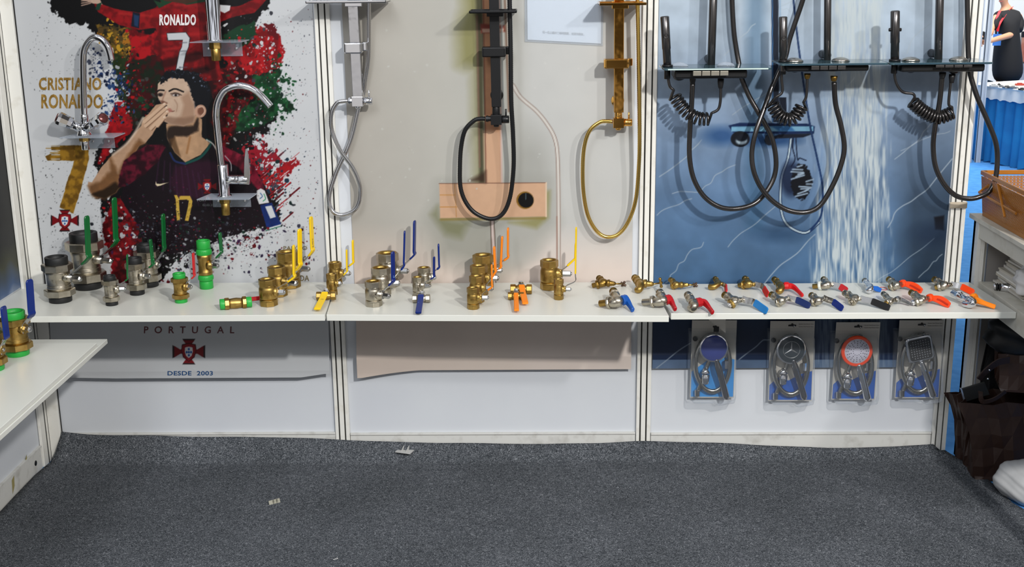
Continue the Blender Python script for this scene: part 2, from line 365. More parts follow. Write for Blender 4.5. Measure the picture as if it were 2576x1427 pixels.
def art_player():
    c = Canvas(0, -70, 860, 1010, (214, 217, 222)); BK = (14, 14, 16); rd = (176, 20, 28); dr = (98, 12, 22); gr = (22, 84, 44); gd = (168, 120, 28); bl = (28, 52, 100)
    c.a *= (1+(c.n4-.5)*.03)[..., None]
    # fine spatter
    c.drops(260, (75, 30, 330, 230), [(90, 92, 96), (60, 62, 66)], (.6, 1.8)); c.drops(700, (600, 20, 800, 660), [(110, 112, 118), (70, 70, 84), (40, 50, 70), dr], (.6, 2.2))
    c.drops(300, (90, 380, 260, 640), [(120, 120, 124), (70, 72, 78)], (.6, 2.2)); c.drops(220, (380, 560, 800, 700), [(60, 60, 80), dr, (40, 30, 60)], (.8, 5))
    # big dark splash mass
    c.poly([(120, -70), (130, 20), (165, 50), (215, 60), (240, 90), (280, 130), (310, 180), (322, 240), (300, 300), (255, 350), (240, 420), (250, 480), (262, 540), (290, 600), (300, 690), (400, 705), (440, 640), (500, 640), (560, 600), (640, 575), (706, 565), (700, 520), (690, 430), (640, 360), (690, 300), (720, 250), (700, 190), (660, 130), (640, 60), (690, 10), (700, -70)], BK, 3, 26, c.n1)
    c.ndrops(700, [(330, 560), (460, 590), (620, 590)], 38, [(40, 42, 50), (70, 72, 84), (52, 20, 44), (24, 44, 36), (120, 122, 128), (30, 32, 40)], (.8, 5), .4)
    # gold and olive smear, top left
    c.poly([(240, 60), (330, 70), (345, 120), (300, 170), (270, 110)], (120, 92, 30), 3, 16, c.n1, rgb2=(64, 54, 24)); c.ndrops(160, [(260, 70), (320, 100), (330, 150)], 14, [(196, 150, 44), (84, 64, 30), (40, 36, 20), (170, 110, 30)], (2, 9))
    c.poly([(280, 130), (330, 150), (325, 260), (300, 250)], (36, 52, 26), 3, 14, c.n1)
    # red masses
    c.poly([(330, 80), (400, 80), (420, 150), (400, 200), (340, 200), (320, 160)], rd, 4, 22, c.n1, rgb2=(96, 10, 18))
    c.poly([(570, 110), (640, 60), (715, 95), (715, 150), (660, 190), (610, 240), (560, 215)], rd, 3, 26, c.n1, rgb2=(120, 12, 18)); c.poly([(660, 60), (700, 100), (690, 60)], dr, 2, 14)
    c.poly([(290, 260), (345, 250), (330, 330), (285, 370), (250, 410), (262, 350)], rd, 3, 14, c.n1, rgb2=(130, 14, 22))
    c.poly([(262, 555), (300, 490), (350, 520), (345, 640), (325, 705), (275, 700)], (140, 16, 26), 3, 22, c.n1, rgb2=(70, 6, 12))
    c.poly([(620, 470), (735, 400), (752, 415), (700, 470), (640, 520)], rd, 2, 16, c.n2, rgb2=(150, 20, 30)); c.poly([(600, 380), (660, 350), (700, 400), (650, 460)], (150, 24, 40), 2, 26, c.n2)
    c.poly([(545, 170), (600, 150), (640, 200), (610, 300), (560, 380), (535, 340), (530, 240)], (112, 14, 20), 4, 20, c.n1, rgb2=(40, 6, 10)); c.poly([(330, 150), (400, 140), (415, 190), (385, 260), (340, 320), (318, 260)], (60, 14, 16), 4, 20, c.n1, rgb2=(22, 34, 22))
    c.ndrops(150, [(340, 200), (370, 260), (350, 320)], 18, [(20, 60, 36), (120, 20, 26), (60, 62, 60)], (1, 7)); c.ndrops(170, [(560, 160), (600, 260), (570, 360)], 20, [(170, 24, 30), (60, 8, 12), (30, 70, 44), (150, 150, 150)], (1, 6))
    # green masses
    c.poly([(640, 190), (700, 180), (720, 240), (752, 275), (735, 290), (700, 285), (640, 330), (590, 330), (610, 280), (650, 250)], gr, 3, 20, c.n1, rgb2=(10, 40, 24)); c.poly([(560, 90), (640, 50), (650, 90), (600, 120)], (18, 60, 36), 3, 16)
    c.poly([(350, 530), (420, 520), (420, 580), (360, 590)], (10, 44, 26), 8, 20)
    # blue speckle by the lettering
    c.ndrops(90, [(230, 130), (245, 200)], 12, [(28, 46, 90), (70, 76, 96)], (1, 5)); c.ndrops(260, [(270, 190), (300, 210), (310, 250), (265, 290)], 17, [bl, (40, 70, 120), (180, 186, 196), (20, 30, 60)], (1.5, 7))
    # spatter along the edges of the splash
    W_l = [(216, 218, 222), (190, 192, 198)]
    c.ndrops(520, [(650, 60), (700, 180), (640, 360), (700, 440), (690, 560)], 26, W_l+[(60, 62, 70), dr, (20, 40, 40)], (1, 6)); c.ndrops(260, [(690, 440), (640, 520)], 24, [(70, 74, 84), (30, 50, 70), W_l[0]], (1, 6), -.8)
    c.ndrops(420, [(300, 560), (330, 640), (420, 660), (520, 620), (600, 590), (690, 575)], 24, W_l+[BK, dr, (60, 30, 70)], (1, 7)); c.ndrops(260, [(410, 620), (640, 600)], 30, [W_l[0]]+[(200, 200, 206)], (1, 5), -.7)
    c.ndrops(240, [(350, 470), (560, 560), (640, 480)], 46, [(150, 150, 156), (90, 20, 30), (60, 62, 70)], (.6, 2.6)); c.ndrops(160, [(280, 380), (262, 470), (300, 640)], 16, [dr, W_l[0], rd], (1, 6)); c.ndrops(140, [(330, 90), (320, 240), (300, 320)], 14, [BK, rd, (60, 70, 40)], (1, 6))
    c.ndrops(160, [(690, 150), (730, 240), (690, 330)], 12, [gr, (16, 60, 34), W_l[0]], (1, 7)); c.ndrops(120, [(590, 100), (650, 130), (600, 220)], 18, [rd, (210, 40, 40), dr, W_l[1]], (1, 5))
    for i in range(60):
        x, y = RNG.uniform(620, 740), RNG.uniform(380, 560); L = RNG.uniform(6, 26); c.line([(x, y), (x+L, y-L*.85)], RNG.uniform(1, 4), [rd, (60, 64, 76), W_l[0], dr][RNG.integers(4)])
    # upper figure seen from the back
    J = (150, 20, 26)
    c.poly([(232, -2), (262, 12), (300, 24), (350, 32), (392, 20), (420, -10), (500, -10), (560, 20), (600, 14), (640, -2), (690, -20), (640, 32), (590, 42), (540, 60), (545, 120), (560, 200), (420, 210), (410, 150), (402, 110), (392, 70), (350, 75), (300, 64), (246, 30)], J, 1.5, 3, rgb2=(108, 12, 18))
    for a, b, w_, col in (((405, 60), (400, 150), 10, (90, 8, 14)), ((520, 70), (540, 200), 16, (60, 6, 10)), ((410, 90), (520, 84), 7, (186, 34, 36)), ((412, 125), (470, 118), 4, (190, 40, 40)), ((415, 160), (500, 140), 22, (44, 8, 10)), ((420, 190), (520, 176), 18, (30, 8, 10)), ((440, 12), (500, 14), 6, (176, 40, 42)), ((300, 34), (380, 40), 5, (190, 44, 40)), ((545, 40), (640, 10), 8, (100, 12, 16))): c.line([a, b], w_, col, 8, .8)
    c.poly([(386, 0), (406, 8), (400, -14), (520, -14), (516, 4), (470, 12), (440, 2), (400, 20)], (26, 64, 40), 1.5, 1); c.poly([(410, -20), (412, 2), (470, 10), (512, -2), (515, -20)], (70, 46, 34), 2)
    c.poly([(334, 30), (352, 34), (350, 72), (330, 66)], (18, 24, 40), 1.2); c.poly([(336, 36), (350, 40), (347, 68), (338, 64)], (40, 90, 150), 3, 1, alpha=.5)
    c.poly([(200, -2), (232, 8), (258, 12), (250, -4), (262, -26), (230, -40), (215, -14)], (196, 168, 150), 1.5, 1); c.poly([(244, 10), (256, 6), (250, 26), (240, 24)], (20, 60, 44), 1.2)
    for k in range(3): c.line([(205, 2+k*6), (228, 2+k*3)], 2.5, (180, 150, 134))
    c.poly([(553, 12), (580, 14), (578, 26), (565, 33), (554, 28)], (226, 228, 232), 1.2)
    # white 7 on the back
    for gg, col in ((1.6, (30, 34, 40)), (0, (206, 210, 216))):
        c.poly([(420-gg, 84-gg), (467+gg, 82-gg), (477+gg, 96), (474+gg, 118), (467+gg, 135), (461+gg, 163), (459+gg, 182), (442-gg, 181), (446-gg, 160), (452-gg, 130), (458-gg, 118), (460, 100+gg), (423-gg, 101+gg)], col, 1.)
    for yy in (129, 170, 108): c.line([(452, yy), (470, yy-1)], 3, (90, 96, 108), 2, .6)
    # lower figure: shirt
    c.poly([(300, 425), (335, 395), (370, 372), (415, 365), (430, 400), (465, 412), (505, 398), (530, 362), (560, 368), (600, 390), (640, 420), (668, 470), (706, 566), (640, 572), (560, 600), (520, 620), (430, 640), (370, 600), (330, 540), (302, 500), (318, 445)], (22, 12, 20), 1.5, 4)
    c.poly([(560, 366), (610, 392), (640, 420), (662, 460), (668, 500), (640, 470), (600, 420), (560, 400)], (132, 26, 50), 3, 4, rgb2=(84, 14, 32)); c.poly([(316, 440), (350, 380), (400, 366), (395, 400), (350, 430)], (110, 22, 44), 4, 6, rgb2=(50, 10, 24))
    c.poly([(440, 420), (520, 400), (560, 420), (520, 500), (450, 500), (430, 460)], (52, 18, 40), 12, 8, alpha=.8)
    for i in range(9): c.line([(400+i*14, 400+i*5), (392+i*18, 470+i*8)], 3, (66, 32, 66), 3, .55)
    c.line([(465, 412), (505, 395), (530, 362), (520, 352)], 6.5, (22, 76, 70)); c.line([(465, 412), (440, 405), (428, 385)], 5, (30, 44, 90)); c.line([(566, 392), (580, 410), (582, 430)], 2, (190, 190, 196)); c.line([(520, 352), (535, 362), (545, 378)], 3, (210, 206, 200))
    # neck
    c.poly([(418, 312), (490, 290), (508, 300), (508, 345), (528, 360), (505, 390), (466, 408), (440, 384), (420, 350)], (190, 152, 118), 1.5, 1.5, tex=.10); c.poly([(418, 330), (425, 318), (486, 316), (498, 298), (500, 330), (470, 345), (440, 342), (430, 372), (418, 345)], (46, 34, 28), 6, 5); c.poly([(425, 350), (440, 345), (455, 395), (440, 384)], (90, 64, 40), 5, 3, alpha=.8); c.line([(478, 345), (470, 385)], 5, (150, 100, 56), 4, .7)
    # head
    hair = z1([(1222, 640), (1228, 590), (1270, 545), (1370, 528), (1500, 552), (1565, 620), (1605, 700), (1602, 800), (1585, 880), (1545, 900), (1500, 830), (1475, 770), (1450, 680), (1435, 640), (1390, 600), (1300, 595), (1235, 640)])
    c.poly(z1([(1205, 640), (1245, 595), (1400, 590), (1450, 650), (1480, 760), (1500, 800), (1490, 870), (1480, 930), (1400, 962), (1300, 950), (1250, 925), (1255, 905), (1278, 880), (1268, 858), (1282, 840), (1268, 822), (1275, 806), (1262, 792), (1225, 782), (1217, 765), (1205, 745), (1200, 700)]), (206, 178, 156), 1.3, .6, tex=.05)
    c.poly(z1([(1380, 740), (1440, 700), (1485, 800), (1480, 920), (1400, 955), (1330, 930), (1380, 880), (1400, 800)]), (168, 132, 108), 10, 2, alpha=.8); c.poly(z1([(1260, 890), (1400, 900), (1480, 890), (1475, 935), (1400, 962), (1300, 950), (1255, 925)]), (136, 104, 84), 7, 3, alpha=.7)
    c.poly(z1([(1440, 640), (1520, 700), (1520, 830), (1490, 830), (1470, 740)]), (60, 62, 72), 5, 5, alpha=.8)
    c.poly(hair, (16, 18, 24), 1.8, 5, c.n3); c.ndrops(90, z1([(1240, 590), (1370, 540), (1500, 570), (1580, 680)]), 6, [(70, 82, 104), (40, 46, 60), (110, 120, 140)], (.6, 2.4), .8)
    c.line(z1([(1195, 702), (1215, 688), (1250, 690)]), 4, (30, 24, 24)); c.line(z1([(1290, 695), (1335, 678), (1398, 700)]), 4.2, (26, 22, 22)); c.ell(*z1([(1222, 722)])[0], 7, 4.5, (54, 42, 40), 3); c.ell(*z1([(1222, 728)])[0], 2.4, 2, (20, 16, 18)); c.ell(*z1([(1340, 722)])[0], 11, 4.8, (92, 68, 58), 3); c.ell(*z1([(1338, 726)])[0], 7.5, 3, (206, 200, 196)); c.ell(*z1([(1340, 726)])[0], 3.4, 3, (34, 26, 26)); c.line(z1([(1300, 715), (1340, 708), (1385, 726)]), 1.4, (40, 30, 30))
    c.line(z1([(1262, 700), (1240, 760), (1248, 785)]), 3.2, (160, 118, 98), 3, .8); c.poly(z1([(1220, 765), (1250, 770), (1280, 785), (1268, 795), (1232, 788)]), (120, 80, 66), 2.5, 1, alpha=.9); c.line(z1([(1282, 840), (1310, 850), (1330, 846)]), 2, (110, 64, 54)); c.poly(z1([(1268, 822), (1300, 826), (1318, 846), (1286, 860), (1268, 858)]), (176, 110, 98), 2, .5, alpha=.8); c.line(z1([(1330, 760), (1352, 800), (1345, 850)]), 2.4, (160, 126, 104), 2, .7)
    c.ell(*z1([(1528, 848)])[0], 14.5, 16.5, (200, 158, 134), 1.5, .2); c.ell(*z1([(1532, 846)])[0], 8.5, 10.5, (128, 84, 66), 4, .2); c.line(z1([(1512, 820), (1545, 815), (1560, 850), (1535, 885)]), 2.2, (226, 190, 168))
    # hand and forearm
    c.poly(z1([(1262, 860), (1250, 900), (1205, 950), (1160, 1030), (1105, 1095), (1065, 1108), (1010, 1200), (965, 1270), (915, 1340), (905, 1424)])+Z2([(950, 160), (900, 215), (915, 275), (885, 320), (800, 362), (735, 355), (690, 320), (668, 262), (672, 235)])+z1([(700, 1390), (770, 1280), (860, 1180), (960, 1100), (1030, 1010), (1075, 960), (1090, 900), (1130, 870), (1190, 800), (1240, 790)]), (188, 152, 124), 1.4, 1.5, tex=.08)
    c.poly(z1([(1105, 1095), (1065, 1108), (1010, 1200), (965, 1270), (915, 1340), (905, 1424)])+Z2([(950, 160), (900, 215), (915, 275), (885, 320), (800, 362), (735, 355), (690, 320), (668, 262), (760, 230), (850, 150), (840, 60)])+z1([(900, 1330), (980, 1180), (1060, 1060)]), (112, 74, 42), 10, 8, tex=.15, alpha=.85); c.poly(Z2([(700, 330), (780, 300), (880, 240), (915, 275), (885, 320), (800, 365)]), (44, 30, 18), 6, 5)
    for i, (a, b) in enumerate((((1255, 795), (1100, 930)), ((1272, 822), (1110, 960)), ((1276, 852), (1150, 980)), ((1255, 895), (1200, 960)))):
        c.line(z1([a, b]), 8.5, (214, 180, 152), 1.5); c.line(z1([(a[0]+4, a[1]+14), (b[0]+8, b[1]+14)]), 1.8, (110, 76, 58), 1.5, .9); c.ell(*z1([(a[0]-4, a[1]-2)])[0], 2.6, 2, (232, 208, 190), 1, -.6)
    c.line(z1([(1090, 900), (1030, 1010), (960, 1100), (860, 1180)]), 6, (222, 200, 182), 5, .8); c.poly(z1([(950, 1230), (1020, 1170), (1120, 1110), (1240, 1100), (1260, 1125), (1200, 1230), (1100, 1330), (950, 1424), (905, 1424), (915, 1340)]), (96, 18, 40), 3, 5, rgb2=(40, 8, 20))
    # shirt numbers, swoosh, badge, arm band
    def strokes(P, w_, col): c.line(P, w_, col, 1)
    for p in ([(440, 494), (446, 496), (450, 555)], ): c.poly([(438, 491), (445, 491), (450, 500), (453, 556), (445, 557), (442, 502)], (206, 170, 70), 1)
    c.poly([(450, 493), (478, 493), (484, 506), (482, 520), (474, 556), (465, 555), (473, 520), (475, 505), (470, 502), (452, 503)], (206, 170, 70), 1)
    c.ndrops(20, [(446, 500), (450, 550)], 3, [(230, 200, 120), (150, 112, 40)], (.8, 2)); c.ndrops(20, [(480, 500), (470, 550)], 3, [(230, 200, 120), (150, 112, 40)], (.8, 2))
    c.poly([(392, 457), (394, 462), (402, 463), (424, 459), (404, 467), (396, 469), (391, 464)], (226, 210, 176), .8)
    crest(c, 521, 469, 22); crest(c, 163, 555, 30)
    c.poly([(646, 480), (656, 474), (666, 480), (677, 510), (652, 514), (646, 498)], (224, 226, 230), 1.2); c.line([(655, 486), (660, 494), (654, 500)], 2, (30, 90, 150)); c.line([(664, 488), (668, 500), (662, 506)], 2, (30, 140, 90))
    c.poly([(654, 516), (684, 510), (708, 566), (672, 575)], (20, 44, 110), 1.2, 1, tex=.2); c.poly([(667, 520), (683, 517), (694, 546), (680, 550)], (214, 218, 224), 1); c.line([(672, 576), (706, 566)], 3, (220, 224, 226)); c.line([(670, 580), (704, 570)], 2, (20, 110, 80))
    # big gold 7
    G = (164, 122, 38); G2 = (112, 80, 24)
    c.poly([(128, 366), (222, 366), (224, 400), (205, 470), (185, 538), (150, 522), (165, 470), (182, 420), (186, 405), (120, 404), (114, 394), (126, 388), (150, 384), (130, 378)], G, 1.2, 1.5, c.n2, rgb2=G2)
    for k in range(7): c.line([(112+RNG.uniform(0, 22), 368+k*5.4), (150, 368+k*5.4)], 2.4, G if k % 2 else (206, 206, 206), 1, .9)
    crest(c, 163, 555, 30)
    c.ndrops(900, [(330, 560), (460, 600), (620, 585)], 34, [(44, 46, 56), (84, 86, 98), (60, 22, 50), (26, 50, 40), (150, 152, 158), (36, 38, 48), (120, 24, 34)], (.7, 4.2), .4)
    c.ndrops(160, [(420, 470), (560, 480), (640, 540)], 26, [(40, 24, 40), (60, 62, 72), (84, 30, 60)], (.7, 2.6), .6)
    # bottom badge
    crest(c, 475, 885, 35)
    return c

def art_copper():
    c = Canvas(840, -60, 1620, 960, (206, 204, 200)); a = c.a; Y, X = np.mgrid[-60:960, 840:1620].astype(float)
    t = np.clip((X-880)/340, 0, 1)[..., None]; a[:] = np.array((196, 191, 186))*(1-t)+np.array((206, 206, 203))*t
    r = np.clip((X-1280)/60, 0, 1)[..., None]; a[:] = a*(1-r)+np.array((216, 217, 219))*r; b = np.clip((Y-560)/120, 0, 1)[..., None]; a[:] = a*(1-b*.6)+np.array((212, 192, 184))*b*.75  # warm pinkish light on the lower part is painted into the print
    a *= (1+(c.n4-.5)*.05)[..., None]
    # soft printed grey round the mixer
    c.poly([(1080, 560), (1110, 470), (1380, 460), (1395, 560), (1330, 640), (1250, 700), (1100, 650)], (166, 167, 160), 70, 6, alpha=.8); c.ell(1330, 440, 60, 110, (170, 170, 166), 60, alpha=.6); c.ell(1300, 600, 60, 70, (196, 197, 196), 40, alpha=.7)
    c.poly([(1160, -60), (1215, -60), (1216, 460), (1198, 460), (1190, 180), (1150, 165), (1148, 70), (1165, 20)], (140, 136, 76), 46, 3, alpha=.75); c.poly([(1196, -60), (1214, -60), (1218, 460), (1206, 460)], (64, 62, 44), 8, 1, alpha=.8); c.line([(1200, 40), (1207, 420)], 5, (160, 110, 100), 3, .5)
    c.poly([(1100, 520), (1106, 548), (1180, 560), (1160, 600), (1120, 590), (1085, 540)], (120, 122, 80), 24, 2, alpha=.6); c.poly([(1368, 480), (1384, 480), (1380, 548), (1350, 575), (1280, 560), (1368, 545)], (150, 146, 84), 14, 1, alpha=.7); c.line([(1110, 552), (1370, 549)], 7, (150, 132, 70), 5, .8)
    c.poly([(1212, -60), (1252, -60), (1262, 462), (1222, 462)], (196, 142, 108), 1.6, .5, tex=.03); c.poly([(1217, 330), (1258, 330), (1262, 462), (1221, 462)], (226, 182, 152), 10, 1); c.line([(1216, 0), (1223, 460)], 2, (110, 60, 50)); c.line([(1256, 0), (1262, 460)], 4, (226, 196, 190)); c.poly([(1208, 60), (1270, 64), (1272, 80), (1210, 84)], (150, 70, 60), 5, 1); c.poly([(1212, 72), (1268, 72), (1266, 80), (1214, 82)], (226, 180, 160), 2)
    c.line([(1270, 0), (1280, 280)], 5, (120, 80, 60), 4, .7); c.line([(1262, 30), (1268, 350)], 6, (232, 236, 236), 4, .7)
    c.poly([(1105, 462), (1372, 460), (1374, 545), (1107, 549)], (226, 184, 154), 1.4, .3, tex=.02); c.line([(1105, 462), (1372, 460)], 2.4, (140, 100, 84)); c.line([(1374, 460), (1374, 545)], 3.4, (244, 216, 192)); c.line([(1107, 491), (1144, 491)], 1.6, (206, 144, 60)); c.line([(1107, 521), (1150, 521)], 1.6, (206, 144, 60)); c.line([(1144, 464), (1148, 546)], 1.8, (206, 150, 90)); c.poly([(1180, 455), (1222, 430), (1222, 460)], (60, 40, 30), 12, alpha=.8)
    c.ell(1321, 504, 22, 22, (150, 110, 40), 1.5); c.ell(1323, 504, 19.5, 19, (12, 12, 14), 1.2); c.line([(1323, 487), (1323, 502)], 1.6, (90, 110, 120))
    for w_, col in ((10, (150, 126, 118)), (6.5, (230, 226, 224))):
        c.line([(1291, 215), (1310, 245), (1350, 280), (1378, 315), (1396, 350), (1403, 400), (1405, 520), (1405, 712)], w_, col, 1.2)
        c.line([(1238, 552), (1241, 620), (1243, 712)], w_*1.1, (70, 50, 36) if w_ > 7 else (222, 206, 204), 1.2)
    c.line([(1401, 545), (1402, 712)], 3, (160, 112, 96), 1.5, .7)
    c.drops(34, (900, 60, 1210, 560), [(212, 212, 210)], (1.5, 4)); c.drops(14, (1290, 100, 1560, 420), [(224, 225, 226)], (1.5, 4))
    return c

def art_blue():
    c = Canvas(1630, -60, 2440, 960, (120, 146, 190)); a = c.a; Y, X = np.mgrid[-60:960, 1630:2440].astype(float)
    ks = [-60, 100, 300, 500, 700, 800, 905, 906, 960]; cs = np.array([(196, 212, 240), (184, 202, 234), (142, 166, 208), (98, 128, 174), (74, 110, 158), (40, 60, 96), (36, 50, 84), (96, 118, 158), (110, 130, 168)], float)  # shelf's cast shadow painted in as a navy band with a sharp lower edge
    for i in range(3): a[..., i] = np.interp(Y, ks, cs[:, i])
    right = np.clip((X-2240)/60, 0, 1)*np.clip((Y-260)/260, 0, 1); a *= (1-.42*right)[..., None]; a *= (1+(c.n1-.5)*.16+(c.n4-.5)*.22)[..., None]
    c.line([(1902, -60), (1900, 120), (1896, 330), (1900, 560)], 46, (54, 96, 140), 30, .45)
    # veins
    for P, w_ in (([(1660, 445), (1730, 395), (1765, 352)], 2.4), ([(1690, 485), (1760, 484), (1800, 440), (1850, 415)], 2), ([(1655, 540), (1700, 515), (1740, 500)], 2), ([(1820, 140), (1870, 90), (1900, 60)], 2.4), ([(1840, 290), (1930, 230), (2010, 150)], 1.8), ([(1830, 620), (1870, 585), (1950, 520)], 2), ([(1920, 712), (1990, 650), (2050, 590)], 2.6), ([(1670, 712), (1700, 680), (1730, 640), (1770, 610)], 2), ([(2280, 130), (2300, 90), (2340, 60)], 2), ([(2250, 400), (2310, 350), (2350, 300)], 2), ([(2230, 570), (2270, 520), (2330, 480), (2395, 400)], 2.6), ([(2265, 380), (2340, 340), (2390, 330)], 1.6), ([(1650, 925), (1740, 862), (1760, 850)], 2.2), ([(1860, 905), (1920, 858), (1960, 850)], 2.2), ([(2200, 712), (2260, 670), (2350, 600)], 1.6), ([(1990, 30), (1960, 20), (2010, -10)], 1.6), ([(2310, 700), (2350, 660), (2370, 640)], 2)):
        P2 = []
        for q in range(len(P)-1):
            for t in (0, .33, .66): P2.append((P[q][0]*(1-t)+P[q+1][0]*t+RNG.normal(0, 2), P[q][1]*(1-t)+P[q+1][1]*t+RNG.normal(0, 2)))
        c.line(P2+[P[-1]], w_, (184, 198, 222), 1.6, .75)
    # falling water
    cx = 2160-22*np.clip(Y/700, 0, 1); hw = 74+30*np.clip(Y/700, 0, 1); st = c.lat(2.2, 26)*.45+c.lat(4, 50)*.35+c.lat(14, 160)*.2; edge = np.clip((hw-np.abs(X-cx))/28+(c.lat(6, 40)-.5)*1.2, 0, 1)
    al = edge*np.clip(.35+(st-.38)*2.6, 0, 1)*np.where(Y > 800, .3, 1); a[:] = a*(1-al[..., None])+np.array((206, 218, 236))*al[..., None]  # streaks faded below the shelf, keeping its painted shadow dark
    # printed shower set
    DB = (12, 40, 92); c.poly([(1940, -60), (1958, -60), (1960, 308), (1942, 308)], (20, 30, 52), 1.5); c.line([(1943, -60), (1944, 308)], 2, (60, 120, 190)); c.line([(1962, -60), (1964, 260)], 3, (120, 160, 210), 3, .6)
    c.ell(1815, 342, 46, 22, (24, 70, 140), 26, alpha=.7); c.ell(1940, 352, 70, 16, (20, 60, 120), 16, alpha=.8); c.ell(1960, 590, 60, 18, (30, 60, 100), 26, alpha=.5)
    c.poly([(1832, 316), (1860, 309), (2030, 311), (2050, 318), (2048, 336), (1980, 338), (1844, 334)], DB, 1.5); c.poly([(1840, 319), (1900, 318), (2046, 318), (2046, 330), (1840, 331)], (130, 186, 232), 2); c.poly([(1940, 318), (1990, 318), (2000, 330), (1960, 330)], (60, 120, 190), 4); c.poly([(1960, 338), (2048, 336), (2020, 346), (1930, 350)], (16, 24, 44), 2)
    c.ell(1862, 350, 24, 20, (14, 20, 34), 2); c.ell(1865, 354, 14, 10, (170, 190, 216), 4); c.ell(1865, 347, 14, 9, (16, 24, 40), 3); c.ell(1935, 352, 12, 14, (14, 20, 34), 2); c.poly([(1960, 245), (1978, 245), (1980, 310), (1964, 308)], (12, 22, 44), 2)
    for w_, col in ((8, (14, 34, 76)), (4, (196, 216, 240))):
        c.line([(1990, 350), (1982, 400), (1966, 450), (1964, 520), (1980, 565), (2025, 586), (2060, 560)], w_, col, 1)
    c.line([(1990, -60), (2008, 110), (2035, 300), (2056, 400), (2069, 470), (2066, 540), (2040, 580)], 5, (26, 56, 110), 1.2); c.line([(2002, 346), (2006, 400), (2012, 398), (2028, 404)], 3, (18, 30, 60)); c.line([(1996, 346), (1994, 372), (2000, 400), (1990, 420)], 3, (18, 30, 60))
    c.ell(1990, 450, 26, 44, (10, 22, 54), 14, alpha=.8); c.ell(2016, 458, 26, 44, (10, 14, 26), 2, amp=4)
    for i in range(13):
        q = i/12; x = 2002+q*12 if q < .5 else 2030-(q-.5)*30; y = 424+q*74; c.line([(x+10*math.cos(i*1.9)-6, y-4), (x+16, y-8+6*math.sin(i))], 4, (168, 190, 224), 1.4, .85)
    c.poly([(2350, 546), (2375, 542), (2375, 580), (2352, 578)], (14, 18, 30), 5, 2); c.ell(2345, 590, 50, 30, (24, 40, 70), 30, alpha=.5)
    return c

# ------------------------------------------------------------------ setting
XL = -.014
def struct(name, mb, m, **k): return single(name, mb, m, kind='structure', **k)
CONC = mat('concrete', (150, 142, 128), .8, noise=(8, (110, 102, 90), .35, .7), bump=(120, .3))
struct('floor', MB().box((-8, -6, -.06), (14, 16, -.004)), CONC)
BCARP = mat('blue_exhibition_carpet', (84, 146, 206), .9, spec=.1, noise=(18, (70, 132, 194), .35, .7), bump=(400, .4))
single('aisle_carpet', MB().box((-2.5, -.17, -.004), (13.5, 9.9, 0)).box((2.9, -1.2, -.004), (13.5, -.17, 0)), BCARP, 'bright blue exhibition carpet laid on the floor behind the booth wall', 'carpet')
struct('wall_back', MB().box((XL, .002, .0), (.99, .03, 2.5)).box((.99, .002, 0), (1.98, .03, 2.5)).box((1.98, .002, 0), (2.97, .03, 2.5)), PANEL)
struct('wall_left', MB().box((XL-.03, -3.0, 0), (XL, .03, 2.5)), PANEL)
# back wall of the hall aisle, with its posts
struct('wall_far', MB().box((1.5, 9.9, 0), (13.5, 10, 4)), mat('far_wall_white', (228, 224, 214), .6))
def post(name, x, yf=-.011, y1=.035, z1=2.5, r=.020):
    mb = MB()
    # system profile: body with three ribs left proud between open grooves
    mb.box((x-r, yf+.008, 0), (x+r, y1, z1))
    for a, b in ((-r, -r*.55), (-r*.35, r*.28), (r*.48, r)): mb.box((x+a, yf, 0), (x+b, yf+.008, z1))
    struct(name, mb, ALU, bevel=.001)
    g = MB().box((x-r*.56, yf+.0072, 0), (x-r*.34, yf+.009, z1)).box((x+r*.27, yf+.0072, 0), (x+r*.49, yf+.009, z1)); return g
g = MB()
for i, x in enumerate((.984, 1.986, 2.966)): gg = post('trim_%d' % (i+1), x, r=.0235); g.add(gg.v, gg.f, False)
struct('trim_4', g, DARKG)
mb = MB().box((XL-.004, -.016, 0), (XL+.05, .012, 2.5)).box((XL+.002, -.075, 0), (XL+.012, -.016, 2.5)); struct('trim_5', mb, ALU, bevel=.0015)
struct('trim_6', MB().box((XL+.009, -.0165, 0), (XL+.013, -.0155, 2.5)).box((XL+.0492, -.005, 0), (XL+.0515, .004, 2.5)).box((XL+.0118, -.04, 0), (XL+.0126, -.034, 2.5)), DARKG)
for i, (a, b) in enumerate(((XL+.055, .959), (1.009, 1.96), (2.012, 2.94))):
    struct('trim_%d' % (7+i), MB().box((a, -.006, .0), (b, .004, .088-.004*i)).box((a, -.010, .086-.004*i), (b, .004, .092-.004*i)), KICK, bevel=.001)
mb = MB().box((XL-.001, -3, .0), (XL+.006, -.08, .074)).box((XL-.001, -3, .074), (XL+.010, -.08, .079)); struct('baseboard_left', mb, KICK)
P = ZP(109, 1149, .03); struct('trim_12', MB().lathe((XL+.004, -.13, .038), (1, 0, 0), [(0, .009), (.003, .009), (.004, .006)], 20), BLKM)
# yellowed tape stains on the kickboard
STAIN = mat('tape_stain', (150, 140, 92), .6)
T = MB()
for (u, v, w, h) in ((40, 1212, 10, 34),):
    y0 = -.32; T.add([(XL+.0066, y0, .015), (XL+.0066, y0+.02, .035), (XL+.0066, y0+.025, .068), (XL+.0066, y0+.005, .06)], [(0, 1, 2, 3)], False)
T.add([(XL+.0066, -.205, .074), (XL+.0066, -.19, .08), (XL+.0066, -.188, .095), (XL+.0066, -.2, .085)], [(0, 1, 2, 3)], False)
struct('trim_10', T, STAIN)
# pinkish tape ring on the end post
struct('trim_11', MB().box((2.938, -.0118, WP(2400, 513).z-.012), (2.992, -.0105, WP(2400, 513).z+.008)), mat('old_tape', (190, 178, 158), .5))

